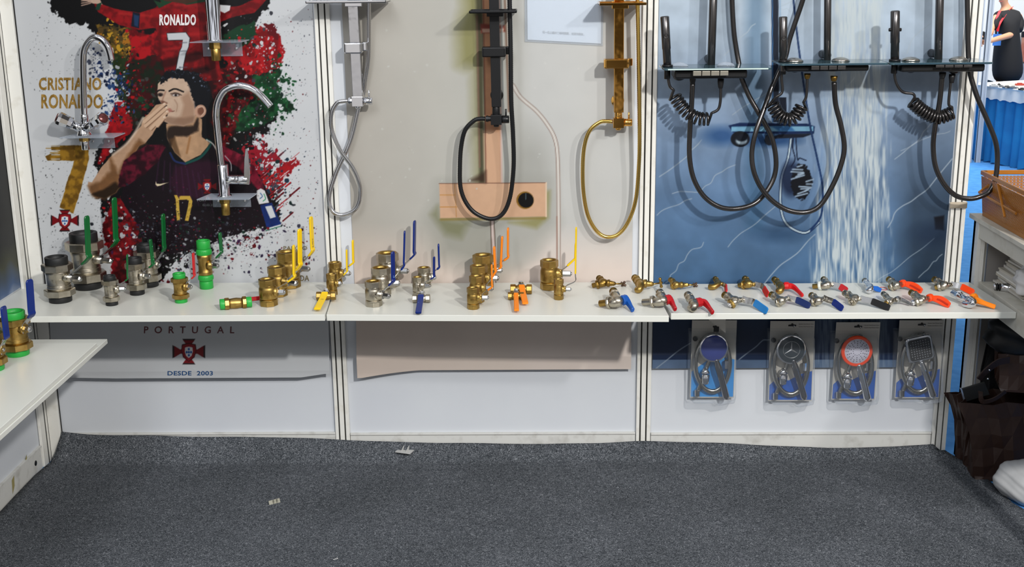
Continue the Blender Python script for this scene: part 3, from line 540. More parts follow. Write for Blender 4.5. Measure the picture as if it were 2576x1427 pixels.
# grey carpet, curling up against the wall
zb = [(160, 1094), (400, 1096), (690, 1100), (870, 1107), (1020, 1112), (1140, 1114), (1250, 1117), (1380, 1118), (1500, 1114), (1610, 1109), (1750, 1113), (1900, 1120), (2080, 1127), (2250, 1125), (2345, 1118), (2400, 1112)]
zbx = [WP(u, v, .01).x for u, v in zb]; zbz = [WP(u, v, .01).z for u, v in zb]
lb = [(.01, .042), (.03, .03), (.06, .018), (.1, .008), (.17, .0), (.42, -.002), (4.2, -.002)]
rb = [(.01, WP(2345, 1115, .01).x), (.06, 3.0), (.13, ZP(2455, 1190).x), (.24, ZP(2500, 1228).x), (.42, ZP(2576, 1310).x), (.8, 3.3), (4.2, 4.4)]
ds = [.012, .02, .03, .04, .055, .07, .09, .11, .135, .17, .21, .26, .32, .4, .5, .7, 1, 1.5, 2.2, 3, 4.2]; NX = 110; vs = []; fs = []
for d in ds:
    xa = np.interp(d, *zip(*lb)); xb = np.interp(d, *zip(*rb))
    for i in range(NX):
        x = xa+(xb-xa)*i/(NX-1); z0 = np.interp(x, zbx, zbz); k = max(0, 1-(d-.012)/.06); z = .004+(z0-.004)*k**1.8
        if i > NX-8 and d > .03: z += .022*((i-NX+8)/8)**2*math.exp(-d*1.2)*(1+.6*math.sin(d*22))*.6
        if i < 5 and d < .4: z += .012*((5-i)/5)**2*math.exp(-d*5)
        z += .0012*math.sin(x*9+d*5)+.0008*math.sin(x*23-d*11)
        vs.append((x, -d, max(z, .004)))
for j in range(len(ds)-1):
    for i in range(NX-1): fs.append((j*NX+i, (j+1)*NX+i, (j+1)*NX+i+1, j*NX+i+1))
cm = bpy.data.materials.new('grey_needle_felt'); cm.use_nodes = True; n = cm.node_tree; b = n.nodes['Principled BSDF']; b.inputs['Roughness'].default_value = .95; b.inputs['Specular IOR Level'].default_value = .15
tc = n.nodes.new('ShaderNodeTexCoord'); n1 = n.nodes.new('ShaderNodeTexNoise'); n1.inputs['Scale'].default_value = 170; n1.inputs['Detail'].default_value = 2; n1.inputs['Distortion'].default_value = 2.2
r1 = n.nodes.new('ShaderNodeValToRGB'); el = r1.color_ramp.elements; el[0].position = .36; el[0].color = (*lin((46, 50, 55)), 1); el[1].position = .72; el[1].color = (*lin((142, 146, 152)), 1)
q = el.new(.52); q.color = (*lin((78, 82, 88)), 1)
n2 = n.nodes.new('ShaderNodeTexNoise'); n2.inputs['Scale'].default_value = 3.2; n2.inputs['Detail'].default_value = 5; r2 = n.nodes.new('ShaderNodeValToRGB'); r2.color_ramp.elements[0].position = .35; r2.color_ramp.elements[0].color = (.80, .80, .79, 1); r2.color_ramp.elements[1].position = .7; r2.color_ramp.elements[1].color = (1.06, 1.05, 1.04, 1)
mx = n.nodes.new('ShaderNodeMix'); mx.data_type = 'RGBA'; mx.blend_type = 'MULTIPLY'; mx.inputs[0].default_value = 1; bu = n.nodes.new('ShaderNodeBump'); bu.inputs['Strength'].default_value = .5; bu.inputs['Distance'].default_value = .002
L = n.links.new; L(tc.outputs['Object'], n1.inputs[0]); L(tc.outputs['Object'], n2.inputs[0]); L(n1.outputs[0], r1.inputs[0]); L(n2.outputs[0], r2.inputs[0]); L(r1.outputs[0], mx.inputs[6]); L(r2.outputs[0], mx.inputs[7]); L(mx.outputs[2], b.inputs['Base Color']); L(n1.outputs[0], bu.inputs['Height']); L(bu.outputs[0], b.inputs['Normal'])
o = single('booth_carpet', MB().add(vs, fs, True), cm, 'dark grey felt carpet covering the booth floor, its edge curling up the wall', 'carpet')
sd = o.modifiers.new('thick', 'SOLIDIFY'); sd.thickness = .003; sd.offset = 1

# ------------------------------------------------------------------ posters
VM = vcol('glossy_print', .40, .22)
x_l, x_r = XL+.0530, WP(806, 700).x; zbot = WP(500, 950, .03).z
o1 = lambda X, Z: .0012+.034*np.clip((.60-Z)/.28, 0, 1)**2
PO1 = sheet('football_poster', art_player(), x_l, x_r+.02, zbot, 1.62, .0018, o1, VM, 'white poster of a footballer in paint splashes, behind the left shelf', zbf=lambda X: zbot+.018*np.clip(X-.25, -.3, 0)*-1.2+.012*np.clip((X-.86)/.08, 0, 1))
TP = Thing(None, None, None, ob=PO1)
TGOLD = mat('print_gold', (122, 92, 34), .4, noise=(90, (162, 128, 64), .4, .7)); TW = mat('print_white', (216, 210, 210), .4); TD = mat('print_dark_red', (84, 18, 26), .4); TBL = mat('print_blue', (34, 74, 120), .4); TGR = mat('print_grey', (96, 98, 100), .4); TOL = mat('print_olive', (110, 100, 72), .4)
wall_text(TP, 'CRISTIANO', 98, 195, 255, 227, TGOLD, .0022, bold=.03); wall_text(TP, 'RONALDO', 104, 237, 259, 273, TGOLD, .0022, bold=.03)
wall_text(TP, 'RONALDO', 401, 36, 493, 64, TW, .0022, bold=.045); wall_text(TP, 'PAIXÃO', 713, 617, 773, 629, TOL, .0022); wall_text(TP, 'NDA', 741, 693, 778, 707, TOL, .0022); wall_text(TP, 'C', 762, 645, 770, 656, TOL, .0022)
wall_text(TP, 'PORT', 496, 501, 520, 507, TGR, .0022); wall_text(TP, '02.03.2004', 510, 513, 545, 519, TGR, .0022)
wall_text(TP, 'P  O  R  T  U  G  A  L', 363, 821, 590, 838, TD, .0085, surf=o1); wall_text(TP, 'DESDE  2003', 423, 932, 537, 943, TBL, .029, surf=o1, bold=.02)
x_l, x_r = WP(887, 600).x, WP(1591, 600).x; zbot2 = WP(1200, 929, .015).z
o2 = lambda X, Z: .0012+.022*np.clip((.50-Z)/.14, 0, 1)**2+.012*np.clip((.52-Z)/.1, 0, 1)*np.clip((1.25-X)/.2, 0, 1)
PO2 = sheet('shower_poster', art_copper(), x_l, x_r, zbot2, 1.62, .0026, o2, VM, 'pale grey poster printed with a copper shower mixer, on the middle panel', zbf=lambda X: zbot2-.022*np.clip((1.26-X)/.2, 0, 1)**1.5, ink=(.64, .64, .61))
x_l, x_r = 2.012, WP(2388, 500).x
o3 = lambda X, Z: .0012+.014*np.clip((.50-Z)/.14, 0, 1)**2
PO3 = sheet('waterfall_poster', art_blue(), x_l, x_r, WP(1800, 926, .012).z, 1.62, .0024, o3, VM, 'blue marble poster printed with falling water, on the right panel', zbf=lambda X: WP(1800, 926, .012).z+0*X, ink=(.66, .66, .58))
# poster on the left side wall
lm = mat('side_print', (40, 42, 46), .4, spec=.25); n = lm.node_tree; tc = n.nodes.new('ShaderNodeTexCoord'); sx = n.nodes.new('ShaderNodeSeparateXYZ'); nz = n.nodes.new('ShaderNodeTexNoise'); nz.inputs['Scale'].default_value = 5; ma = n.nodes.new('ShaderNodeMath'); ma.operation = 'MULTIPLY_ADD'; ma.inputs[1].default_value = .25; rr = n.nodes.new('ShaderNodeValToRGB'); mp = n.nodes.new('ShaderNodeMapRange'); mp.inputs['From Min'].default_value = .6; mp.inputs['From Max'].default_value = 1.15
L = n.links.new; L(tc.outputs['Object'], sx.inputs[0]); L(tc.outputs['Object'], nz.inputs[0]); L(nz.outputs[0], ma.inputs[0]); L(sx.outputs['Z'], ma.inputs[2]); L(ma.outputs[0], mp.inputs[0]); L(mp.outputs[0], rr.inputs[0]); L(rr.outputs[0], n.nodes['Principled BSDF'].inputs['Base Color'])
el = rr.color_ramp.elements; el[0].position = .05; el[0].color = (*lin((86, 104, 140)), 1); el[1].position = .75; el[1].color = (*lin((22, 23, 25)), 1)
for p_, c_ in ((.2, (150, 164, 186)), (.3, (70, 92, 128)), (.45, (60, 62, 46)), (.55, (30, 31, 30))): q = el.new(p_); q.color = (*lin(c_), 1)
single('side_wall_poster', MB().box((XL, -1.2, .62), (XL+.0015, -.062, 2.2)), lm, 'dark glossy poster fading to marbled blue on the left side wall', 'poster')

# paper notice (its square code is left out)
A, B, D = WP(1327, 100, .004), WP(1512, 110, .004), WP(1323, -70, .004)
T = Thing('paper_notice', 'white paper notice in a clear sleeve taped on the grey shower poster', 'notice', A)
X = (B-A); Z = Vector((0, 0, 1))*(D-A).length
mb = MB().add([A, A+X, A+X*1.0+Z, A+Z], [(0, 1, 2, 3)], False); T.part('paper', mb, mat('notice_paper', (226, 230, 234), .5))
e_ = Vector((0, -.0014, 0)); p = A-X*.035-Z*.03+e_; mb = MB().prism([p, p+X*1.06, p+X*1.06+Z*1.05, p+Z*1.05], (0, -.0006, 0)); T.part('plastic_sleeve', mb, ACRYL)
me = text_mesh('扫一扫上面的二维码图案，加我为朋友。', WP(1365, 84, .0062)-T.loc, X, (0, 0, 1), (WP(1470, 84)-WP(1365, 84)).length, .008); T.part('lettering', me, mat('print_pale_grey', (160, 166, 172), .5))

# ------------------------------------------------------------------ shelves
ZS = (.615, .608, .600); ZSIDE = .552
def shelf(idx, label, pts_front, xb, z, t=.019, yb=-.0045, name='shelf_board'):
    (ax, ay), (bx, by) = pts_front; mb = MB(); base = [(xb[0], yb, z-t), (ax, ay, z-t), (bx, by, z-t), (xb[1], yb, z-t)]
    o = single(name, MB().prism(base, (0, 0, t)), WHITE, label, 'shelf', bevel=.0012, group='white shelf boards along the booth wall'); return o
f1b = ZP(817, 792, ZS[0]); f2a, f2b = ZP(820, 792, ZS[1]), ZP(1683, 795, ZS[1]); f3a, f3b = ZP(1687, 789, ZS[2]), ZP(2557, 786, ZS[2])
shelf(0, 'white shelf board under the left footballer poster, holding green-handled valves', ((XL+.002, f1b.y), (f1b.x, f1b.y)), (XL+.002, .985), ZS[0], yb=-.017)
shelf(1, 'white shelf board in the middle, holding blue and orange handled valves', ((f2a.x+.001, f2a.y), (f2b.x, f2b.y)), (.9875, 2.0005), ZS[1], yb=-.013)
shelf(2, 'white shelf board on the right, below the blue poster, holding two rows of taps', ((f3a.x+.001, f3a.y), (f3b.x, f3b.y)), (2.0035, 3.02), ZS[2], yb=-.013)
single('side_shelf_board', MB().box((XL+.001, -1.5, ZSIDE-.012), (ZP(269, 843, ZSIDE).x-.004, ZP(244, 863, ZSIDE).y, ZSIDE)).box((XL+.001, -1.5, ZSIDE-.026), (ZP(269, 843, ZSIDE).x, ZP(269, 843, ZSIDE).y, ZSIDE-.0125)), WHITE, 'white shelf board on the left side wall, lower than the others', 'shelf', bevel=.0012, group='white shelf boards along the booth wall')
for z_, (u, lab) in zip((ZS[0], ZS[1], ZS[2]), ((789, 'aluminium arm under the joint of the left and middle shelves'), (1652, 'aluminium arm under the joint of the middle and right shelves'))):
    x = WP(u, 815, .2).x; x = {789: ZP(789, 815, z_-.03).x, 1652: ZP(1652, 815, z_-.03).x}[u]; mb = MB()
    y0, y1, zt = (-.22, -.016, z_-.0195); w = .007; h = .034
    x = x-.0 
    for a, b, c, d in ((-w, -w+.0022, -h, 0), (w-.0022, w, -h, 0), (-w, w, -.0022, 0), (-w, w, -h*.62, -h*.62+.002), (-w, -w*.3, -h, -h+.002), (w*.3, w, -h, -h+.002)): mb.box((x+a, y0, zt+c), (x+b, y1, zt+d))
    single('shelf_bracket', mb, ALU, lab, 'bracket', group='shelf brackets')
# folded white card tab hanging under the right shelf
zt = ZS[2]-.0196; a = ZP(1745, 806, zt); mb = MB(); p = [Vector((2.085, -.20, zt)), Vector((2.185, -.20, zt)), Vector((2.185, -.20, zt-.033)), Vector((2.15, -.2, zt-.027))]; mb.prism(p, (0, .003, 0))
A = WP(1738, 812, .2); Bq = WP(1825, 808, .2); Cq = WP(1825, 838, .2); mb = MB().prism([Vector((A.x, -.2, zt)), Vector((Bq.x, -.2, zt)), Vector((Cq.x, -.2, Cq.z))], (0, .002, 0))
T = Thing('shelf_tab', 'folded grey card tab hanging below the right shelf, in front of the first shower pack', 'tab', (A.x, -.2, zt)); T.part('card', mb, mat('grey_card', (190, 186, 178), .6))
c0 = WP(1802, 828, .203); T.part('clip', MB().box((c0.x-.008, -.204, c0.z-.009), (c0.x+.008, -.2005, c0.z+.007)), BLKM)
# ------------------------------------------------------------------ ball valves standing on the shelves
def scale_at(P): return (proj(Vector(P)+Vector(CR)*.01)[0]-proj(P)[0])*100
def solve(base, dr, u, v):
    r, z = .03, .06
    for _ in range(8):
        f = np.array(proj(np.array(base)+np.array(dr)*r+np.array((0, 0, z))))-(u, v)
        a = (np.array(proj(np.array(base)+np.array(dr)*(r+1e-4)+np.array((0, 0, z))))-(u, v)-f)/1e-4
        b = (np.array(proj(np.array(base)+np.array(dr)*r+np.array((0, 0, z+1e-4))))-(u, v)-f)/1e-4
        d = np.linalg.solve(np.array([a, b]).T, -f); r += d[0]; z += d[1]
    return r, z
def ring(mb, P, D, h0, h1, ro, ri, n=28, sm=None): return mb.lathe(P, D, [(h0, ri), (h0, ro-(h1-h0)*.04), (h0+(h1-h0)*.06, ro), (h1-(h1-h0)*.06, ro), (h1, ro-(h1-h0)*.04), (h1, ri)], n, sm, closed=True)
VG = 'ball valves on display along the shelves'
def lever_parts(T, pts, wdir, w, t, gm, gfrac, metal=STEEL, tip=.5):
    """bent strap lever: bare metal first, then a coloured sleeve over the last stretch"""
    P = smooth(pts, 6); P = resample(P, .003)+[P[-1]]; k = max(2, int(len(P)*gfrac))
    T.part('lever', MB().ribbon(P[:k+2], wdir, w*.86, t*.45), metal)
    G = P[k:]; n = len(G); ww = [w*(.86 if i == 0 else 1.) for i in range(n)]; tt = [t]*n
    for i, q in enumerate((.93, .78, .5)):
        if n > 6: ww[n-3+i] = w*q; tt[n-3+i] = t*(1, .9, .6)[i]
    return T.part('grip', MB().ribbon(G, wdir, ww, tt), gm)
def valve(kind, base, top, half, ht, hb, nut, vis, grip, label, z, metal=None, sock=None, bore=None, w=None, text=None, name='ball_valve', gfr=.34):
    B = ZP(base[0], base[1], z); s = scale_at(B); R = half/s; vb_ = base[1]
    while B.y+R*(1.36 if kind == 'union' else 1.1) > -.007: vb_ += .5; B = ZP(base[0], vb_, z)
    lo, hi = .01, .5
    for _ in range(30):
        m_ = (lo+hi)/2
        if proj(B+Vector((0, 0, m_)))[1] > top: lo = m_
        else: hi = m_
    H = lo; w = w or min(.022, max(.009, .6*R+.002)); t = .0055 if R > .02 else .0042
    al = math.atan2(B.x-CAM[0], B.y-CAM[1]); vv = min(vis/s, w*.86); ph = 0
    for k in range(80):
        ph = math.radians(k)
        if w*math.sin(ph)+t*math.cos(ph) >= vv: break
    ph = ph+al; d = Vector((math.cos(ph), -math.sin(ph), 0)); wd = Vector((math.sin(ph), math.cos(ph), 0)); up = Vector((0, 0, 1))
    rn, zn = solve(B, d, *nut); rb, zb_ = solve(B, d, *hb); rt, zt_ = solve(B, d, *ht)
    T = Thing(name, label, 'valve', B, VG); m = metal or NICKEL
    body = MB()
    if kind == 'thread':
        body.lathe(B, up, [(0, R*.97), (.02*H, R*1.05), (.19*H, R*1.05), (.20*H, R*.95)], 8, False)
        ring(body, B, up, .20*H, .245*H, R*1.03, R*.5)
        body.lathe(B, up, [(.24*H, R*.93), (.27*H, R*.96), (.29*H, R*1.01), (.34*H, R*1.03), (.55*H, R*1.04), (.63*H, R*1.03), (.67*H, R*1.0), (.70*H, R*.96), (.76*H, R*.95), (.78*H, R*.97)], 32)
        body.lathe(B, up, [(.77*H, R*.9), (.775*H, R*1.04), (.985*H, R*1.04), (H, R*1.0), (H, R*.86), (.8*H, R*.86), (.8*H, R*.3)], 8, False, closed=False)
        # raised foundry lettering panel
        for i in range(7):
            a = -1.9+i*.16; q = Vector((math.cos(a), math.sin(a), 0)); body.box((-R*.05, -.0008, -.045*H), (R*.05, .0012, .05*H), Matrix.Rotation(a+math.pi/2, 3, 'Z'), B+q*R*1.065+up*(.47*H+(i % 2)*.03*H))
        T.part('valve_body', body, m)
        bo = MB(); bo.lathe(B, up, [(H*.82, R*.76), (H+.0003, R*.76), (H+.0003, R*.90), (H*.82, R*.90)], 28, closed=True); bo.lathe(B, up, [(.815*H, .001), (.82*H, R*.78)], 28); T.part('threaded_bore', bo, bore or BRASS)
        zc = .48*H; stub0 = R*.9
    elif kind == 'union':
        body.lathe(B, up, [(.27*H, R*.9), (.29*H, R*1.0), (.33*H, R*1.03), (.36*H, R*.98), (.60*H, R*.98), (.64*H, R*1.04), (.70*H, R*1.03), (.74*H, R*.9)], 32)
        for i in range(2): body.lathe(B, up, [(.37*H+i*.26*H-.003*0, R*.98), (.375*H+i*.26*H, R*1.02), (.385*H+i*.26*H, R*1.02), (.39*H+i*.26*H, R*.98)], 32)
        for i in range(4):
            a = -1.75+i*.24; q = Vector((math.cos(a), math.sin(a), 0)); body.box((-R*.08, -.0008, -.035*H), (R*.08, .0012, .035*H), Matrix.Rotation(a+math.pi/2, 3, 'Z'), B+q*R*.98+up*(.5*H))
        T.part('valve_body', body, m)
        for a, b in ((.14, .29), (.70, .85)): T.part('union_nut', MB().lathe(B, up, [(a*H, R*.9), (a*H, R*1.24), (a*H+.012*H, R*1.33), (b*H-.012*H, R*1.33), (b*H, R*1.24), (b*H, R*.9)], 8, False, rot=.3), m)
        for a, b in ((0, .16), (.83, 1.)): T.part('pipe_socket', ring(MB(), B, up, a*H, b*H, R*.98, R*.72), sock or BLKR)
        T.part('socket_bottom', MB().lathe(B, up, [(.84*H, .001), (.85*H, R*.73)], 28), sock or BLKR)
    elif kind == 'ppr':
        body.lathe(B, up, [(.28*H, R*.9), (.30*H, R*1.02), (.36*H, R*1.02), (.38*H, R*.94), (.6*H, R*.94), (.62*H, R*1.02), (.70*H, R*1.04), (.72*H, R*.9)], 32); T.part('valve_body', body, m)
        for a, b, c in ((0, .16, .29), (1., .83, .69)):
            sb = MB(); ring(sb, B, up, min(a, b)*H, max(a, b)*H, R*.97, R*.74)
            n_ = 40; lo_, hi_ = min(b, c)*H, max(b, c)*H; sb.lathe(B, up, [(lo_, R*.9), (lo_+.004, R*1.06), (hi_-.004, R*1.06), (hi_, R*.9)], n_, True)
            for i in range(26):
                q = 2*math.pi*i/26; sb.box((-.0008, -.0006, lo_+.005), (.0008, .0012, hi_-.006), Matrix.Rotation(q+math.pi/2, 3, 'Z'), B+Vector((math.cos(q), math.sin(q), 0))*R*1.06)
            T.part('pipe_socket', sb, sock)
        T.part('socket_bottom', MB().lathe(B, up, [(.86*H, .001), (.87*H, R*.75)], 28), sock)
    # stem boss, gland and nut
    c0 = B+up*zn; r0 = R*.7; rl = max(rn*.62, R*1.12); k = min(.45*R+.002, .0125)
    T.part('stem_boss', MB().lathe(c0, d, [(r0, k*1.5), (R*1.1, k*1.25), (R*1.18, k*1.1), (max(rl, R*1.2), k)], 20).lathe(c0, d, [(max(R*1.12, rl*.8), k*1.15), (max(R*1.12, rl*.8)+.004, k*1.15)], 6, False), m)
    le = max(rl, R*1.2); nt = MB().lathe(c0, d, [(le, k*.5), (le+.001, k*.75), (rn*.97+.001, k*.75), (rn+.001, k*.5)], 6, False).lathe(c0, d, [(rn*.97, k*.42), (rn+.003, k*.42), (rn+.0035, k*.3)], 16); T.part('stem_nut', nt, STEEL)
    h1 = zb_-zn; pts = [c0+d*le-up*k*.9, c0+d*le+up*k*1.0]
    if rb > le+.006: pts.append(B+d*(le+(rb-le)*.22)+up*(zn+max(h1*.35, k*1.6)))
    pts += [B+d*rb+up*zb_, B+d*(rb*.94+rt*.06)+up*(zb_+(zt_-zb_)*.12), B+d*(rb*.5+rt*.5)+up*((zb_+zt_)/2), B+d*rt+up*zt_]
    g = lever_parts(T, pts, wd, w, t, grip, gfr)
    if text:
        Ht = B+d*(rt+t/2+.0005)+up*(zt_-(zt_-zb_)*.3) ; X = (B+d*rb+up*zb_)-(B+d*rt+up*zt_); fn = (B+d*rt+up*zt_)+d*0
        side = d*(t/2+.0004); O = B+d*rb+up*(zb_+(zt_-zb_)*.12)+side+wd*w*.28
        me = text_mesh(text[0], O-T.loc, up, -wd, (zt_-zb_)*.62, w*.5, depth=0); T.part('lettering', me, text[1], g)
    return T
DTX = mat('print_dark', (60, 50, 20), .5); LTX = mat('print_light_blue', (120, 160, 220), .5); LGX = mat('print_light_green', (60, 170, 100), .5)
z1_, z2_, z3_ = ZS
V = valve
V('union', (153, 758), 646, 28.5, (218, 543), (223, 650), (203, 702), 16, GREENH, 'large nickel union valve with green handle, nearest the left front corner', z1_, text=('JL 1 1/2', LGX))
V('union', (223, 719), 585, 34.5, (287, 497), (292, 610), (281, 657), 15, GREENH, 'largest nickel union valve with green handle, at the back left under the badge', z1_, text=('JL 2', LGX))
V('union', (282, 767), 693, 15.5, (320, 640), (321, 702), (314, 727), 6, GREENH, 'smallest nickel union valve with black ends and green handle, at the shelf front', z1_)
V('union', (346, 740), 648, 18.5, (378, 602), (385, 666), (376, 695), 10, GREENH, 'small nickel union valve with green handle, in front of a taller one', z1_, text=('JL 1', LGX))
V('union', (376, 713), 614.5, 23.5, (410, 538), (413, 626), (401, 666), 12, GREENH, 'medium nickel union valve with black ends, hidden at the back behind a smaller one', z1_, text=('JL 1 1/4', LGX))
V('union', (456, 760), 687.5, 16, (486, 636.5), (489, 695), (481, 722), 8, REDV, 'small upright brass union valve with light green ends and red handle', z1_, metal=BRASS, sock=GREENP)
V('ppr', (520, 725), 604.6, 17.5, (553, 585), (557, 636), (548, 669), 12, GREENH, 'tall brass valve with ribbed light green pipe ends and dark green handle', z1_, metal=BRASS, sock=GREENP)
V('thread', (728, 722), 633, 28, (782, 545), (786, 633), (777, 677), 12, YELLOWV, 'largest brass valve with yellow handle, rearmost of the row of three', z1_, metal=BRASS, text=('JL PENG BANG JL', DTX))
V('thread', (700, 744), 671, 23, (753.5, 576), (755, 669), (746, 713), 17, YELLOWV, 'brass valve with lettered yellow handle, middle of the row of three', z1_, metal=BRASS, text=('JL PENG BANG JL', DTX))
V('thread', (676.4, 768), 702, 22, (738.5, 616.5), (740, 698), (715, 735), 9, YELLOWV, 'brass valve with yellow handle, nearest of the row of three, beside the lying green one', z1_, metal=BRASS)
V('thread', (845, 716), 660, 16, (887.5, 604), (889, 661), (880, 688), 7, YELLOWV, 'small brass valve with tall yellow handle in front of the metal post', z1_, metal=BRASS)
V('thread', (836, 742), 689, 13, (872, 628), (873, 683), (857.5, 713), 5.5, YELLOWV, 'small brass valve with thin yellow handle, just behind the lying yellow-handled valve', z1_, metal=BRASS)
V('thread', (977, 716), 636, 27, (1043, 555), (1042, 642), (1026, 682), 9, BLUEV, 'largest nickel valve with blue handle, rearmost of its row on the middle shelf', z2_)
V('thread', (960, 741), 673, 23.5, (1018, 581), (1016, 669.5), (1003.7, 712), 6, BLUEV, 'nickel valve with blue handle, second in its row between two others', z2_)
V('thread', (941, 769), 707, 20.5, (988, 633), (989, 709), (979, 745), 12, BLUEV, 'nickel valve with broad blue handle, nearest of its row at the shelf front', z2_, text=('JL  1 1/4', LTX))
V('thread', (1068, 722), 673, 16, (1103, 613.6), (1104.7, 673), (1095, 698), 5, BLUEV, 'small nickel valve with tall thin blue handle, behind the other small ones', z2_)
V('thread', (1052, 744), 697, 13, (1092, 646), (1092, 697), (1081, 719.5), 7, BLUEV, 'small nickel valve with blue handle, standing right behind the lying blue-handled one', z2_)
V('thread', (1216, 724), 641, 25, (1278, 573), (1278, 648), (1262, 680), 6.5, ORANGEV, 'largest brass valve with orange handle, rearmost of the row of four', z2_, metal=BRASS)
V('thread', (1206, 742), 667.5, 21.5, (1263.6, 595), (1260, 673), (1253, 700), 7, ORANGEV, 'brass valve with orange handle, third from the front in the row of four', z2_, metal=BRASS)
V('thread', (1200, 760), 694, 18, (1243, 620), (1246.5, 685), (1238.7, 726), 8, ORANGEV, 'brass valve with orange handle, second from the front in the row of four', z2_, metal=BRASS)
V('thread', (1190.6, 776.5), 723.4, 15, (1237, 665.6), (1237.7, 722.5), (1227, 749), 5, ORANGEV, 'smallest brass valve with orange handle, foremost of the row of four', z2_, metal=BRASS)
V('thread', (1382, 727), 654, 22, (1448.5, 610), (1447, 650), (1436, 689), 6, YELLOWV, 'wide brass valve with short yellow handle, at the back right of the middle shelf', z2_, metal=BRASS)
V('thread', (1405.5, 753), 702, 12, (1449.6, 571.5), (1447.6, 707), (1435, 728), 5, YELLOWV, 'narrow brass valve with very long thin yellow handle', z2_, metal=BRASS, w=.012)
# two on the lower side shelf
V('union', (45, 892), 783, 29, (73.5, 703), (80, 792), (76, 829), 20, BLUEV, 'large brass union valve with light green ends and blue handle on the side shelf', ZSIDE, metal=BRASS, sock=GREENP, w=.026)
V('union', (-16, 930), 823, 27, (8, 771), (17, 850), (8, 880), 17, BLUEV, 'brass union valve with green ends cut off by the left edge of the picture', ZSIDE, metal=BRASS, sock=GREENP, w=.026)

def lying(z, a, b, r, hd, he, wv, metal, grip, label, sock=None, text=None, knob=None, ends='hex'):
    A = ZP(a[0], a[1], z+r/800); Bq = ZP(b[0], b[1], z+r/800); s = scale_at(A); R = r/s; A.z = Bq.z = z+R*1.02; D = (Bq-A).normalized(); L = (Bq-A).length; up = Vector((0, 0, 1))
    T = Thing('ball_valve', label, 'valve', (A+Bq)/2-up*R, VG); c = (A+Bq)/2
    mb = MB()
    if sock:
        mb.lathe(A, D, [(L*.14, R*.9), (L*.14, R*1.0), (L*.16, R*1.18), (L*.28, R*1.18), (L*.3, R*1.0)], 8, False); mb.lathe(A, D, [(L*.70, R*.9), (L*.70, R*1.1), (L*.72, R*1.2), (L*.82, R*1.2), (L*.84, R)], 8, False)
        mb.lathe(A, D, [(L*.28, R*.9), (L*.36, R*.95), (L*.46, R*1.02), (L*.54, R*1.02), (L*.62, R*.95), (L*.72, R*.9)], 28)
        T.part('valve_body', mb, metal)
        for q0, q1 in ((0, .17), (.82, 1)): T.part('pipe_socket', ring(MB(), A, D, q0*L, q1*L, R*1.0, R*.7), sock)
    else:
        mb.lathe(A, D, [(0, R*.75), (0, R*1.0), (L*.02, R*1.08), (L*.24, R*1.08), (L*.25, R*.9)], 8, False); mb.lathe(A, D, [(L*.75, R*.9), (L*.76, R*1.08), (L*.98, R*1.08), (L, R), (L, R*.75)], 8, False)
        mb.lathe(A, D, [(L*.2, R*.82), (L*.32, R*.85), (L*.4, R*1.0), (L*.6, R*1.0), (L*.68, R*.85), (L*.8, R*.82)], 28); T.part('valve_body', mb, metal)
    if hd:
        Hn = ZP(knob[0], knob[1], z+R*2+.012); c2 = Vector((c.x, c.y, z+R*1.7)); k = min(R*.6, .008)
        T.part('stem_nut', MB().lathe(c2, up, [(0, k*1.3), (.006, k*1.3), (.008, k)], 18).lathe(c2, up, [(.008, k), (.014, k), (.0155, k*.7)], 6, False), CHROME)
        e1 = ZP(he[0], he[1], z+.007); s2 = c2+up*.009; dirh = Vector((e1.x-s2.x, e1.y-s2.y, 0)).normalized(); wd = dirh.cross(up); w = wv/s
        m1 = ZP(hd[0], hd[1], z+R*1.3+.004)
        pts = [s2-dirh*k*.9, s2+dirh*k*1.3, Vector((s2.x, s2.y, 0))*.62+Vector((e1.x, e1.y, 0))*.38+up*(z+R*1.1+.006), e1+up*.004, e1]
        g = lever_parts(T, pts, wd, w, .0045, grip, .16)
        if text:
            O = s2*.36+e1*.64; O.z = z+R*.8+.010; me = text_mesh(text[0], s2*.52+e1*.48+wd*(w*.25)+up*(.0005)-T.loc, (e1-s2), -wd, (e1-s2).length*.4, w*.5, depth=.001)
            co = np.zeros(len(me.vertices)*3); me.vertices.foreach_get('co', co); T.part('lettering', me, text[1], g)
    else:
        # red lever pointing back and to the right
        e1 = ZP(he[0], he[1], z+.012); p0 = c-D.cross(up)*(-R*1.05); bk = Vector((-D.y, D.x, 0)); bk = bk if bk.y > 0 else -bk; p0 = c+bk*R*1.0
        T.part('stem_nut', MB().cyl(c+bk*R*.8, c+bk*(R+.010), R*.45, 12), CHROME)
        q = c+bk*(R+.008); lever_parts(T, [q-D*.006, q+D*.008, q+D*L*.5+bk*.006, q+D*(L*.85)+bk*.010, q+D*(L*1.12)+bk*.010], up, .013, .005, grip, .3)
    return T
lying(z1_, (553, 766), (633, 759), 13.5, None, (655, 752), 12, BRASS, DREDV, 'brass union valve with light green ends lying on its side, red handle behind', sock=GREENP)
lying(z1_, (796, 745), (845, 744), 10.5, (806, 750), (799, 779), 17, BRASS, YELLOWV, 'brass valve lying down with a yellow handle pointing at the shelf edge', knob=(815, 725), text=('PENG BANG', DTX))
lying(z2_, (1038, 751), (1082, 751), 10.5, (1056, 750), (1052.7, 788), 15, NICKEL, BLUEV, 'nickel valve lying down with a blue handle pointing at the shelf edge', knob=(1060, 732), text=('JL', LTX))
lying(z2_, (1284, 728), (1338, 728), 12, (1318, 730), (1321, 764), 15, BRASS, ORANGEV, 'larger brass valve lying down with an orange handle, behind a smaller one', knob=(1313, 707), text=('JL', DTX))
lying(z2_, (1278, 745), (1318, 745), 9.5, (1300, 750), (1299.5, 782), 12, BRASS, ORANGEV, 'smaller brass valve lying down with an orange handle, in front of a larger one', knob=(1300, 729), text=('JL', DTX))

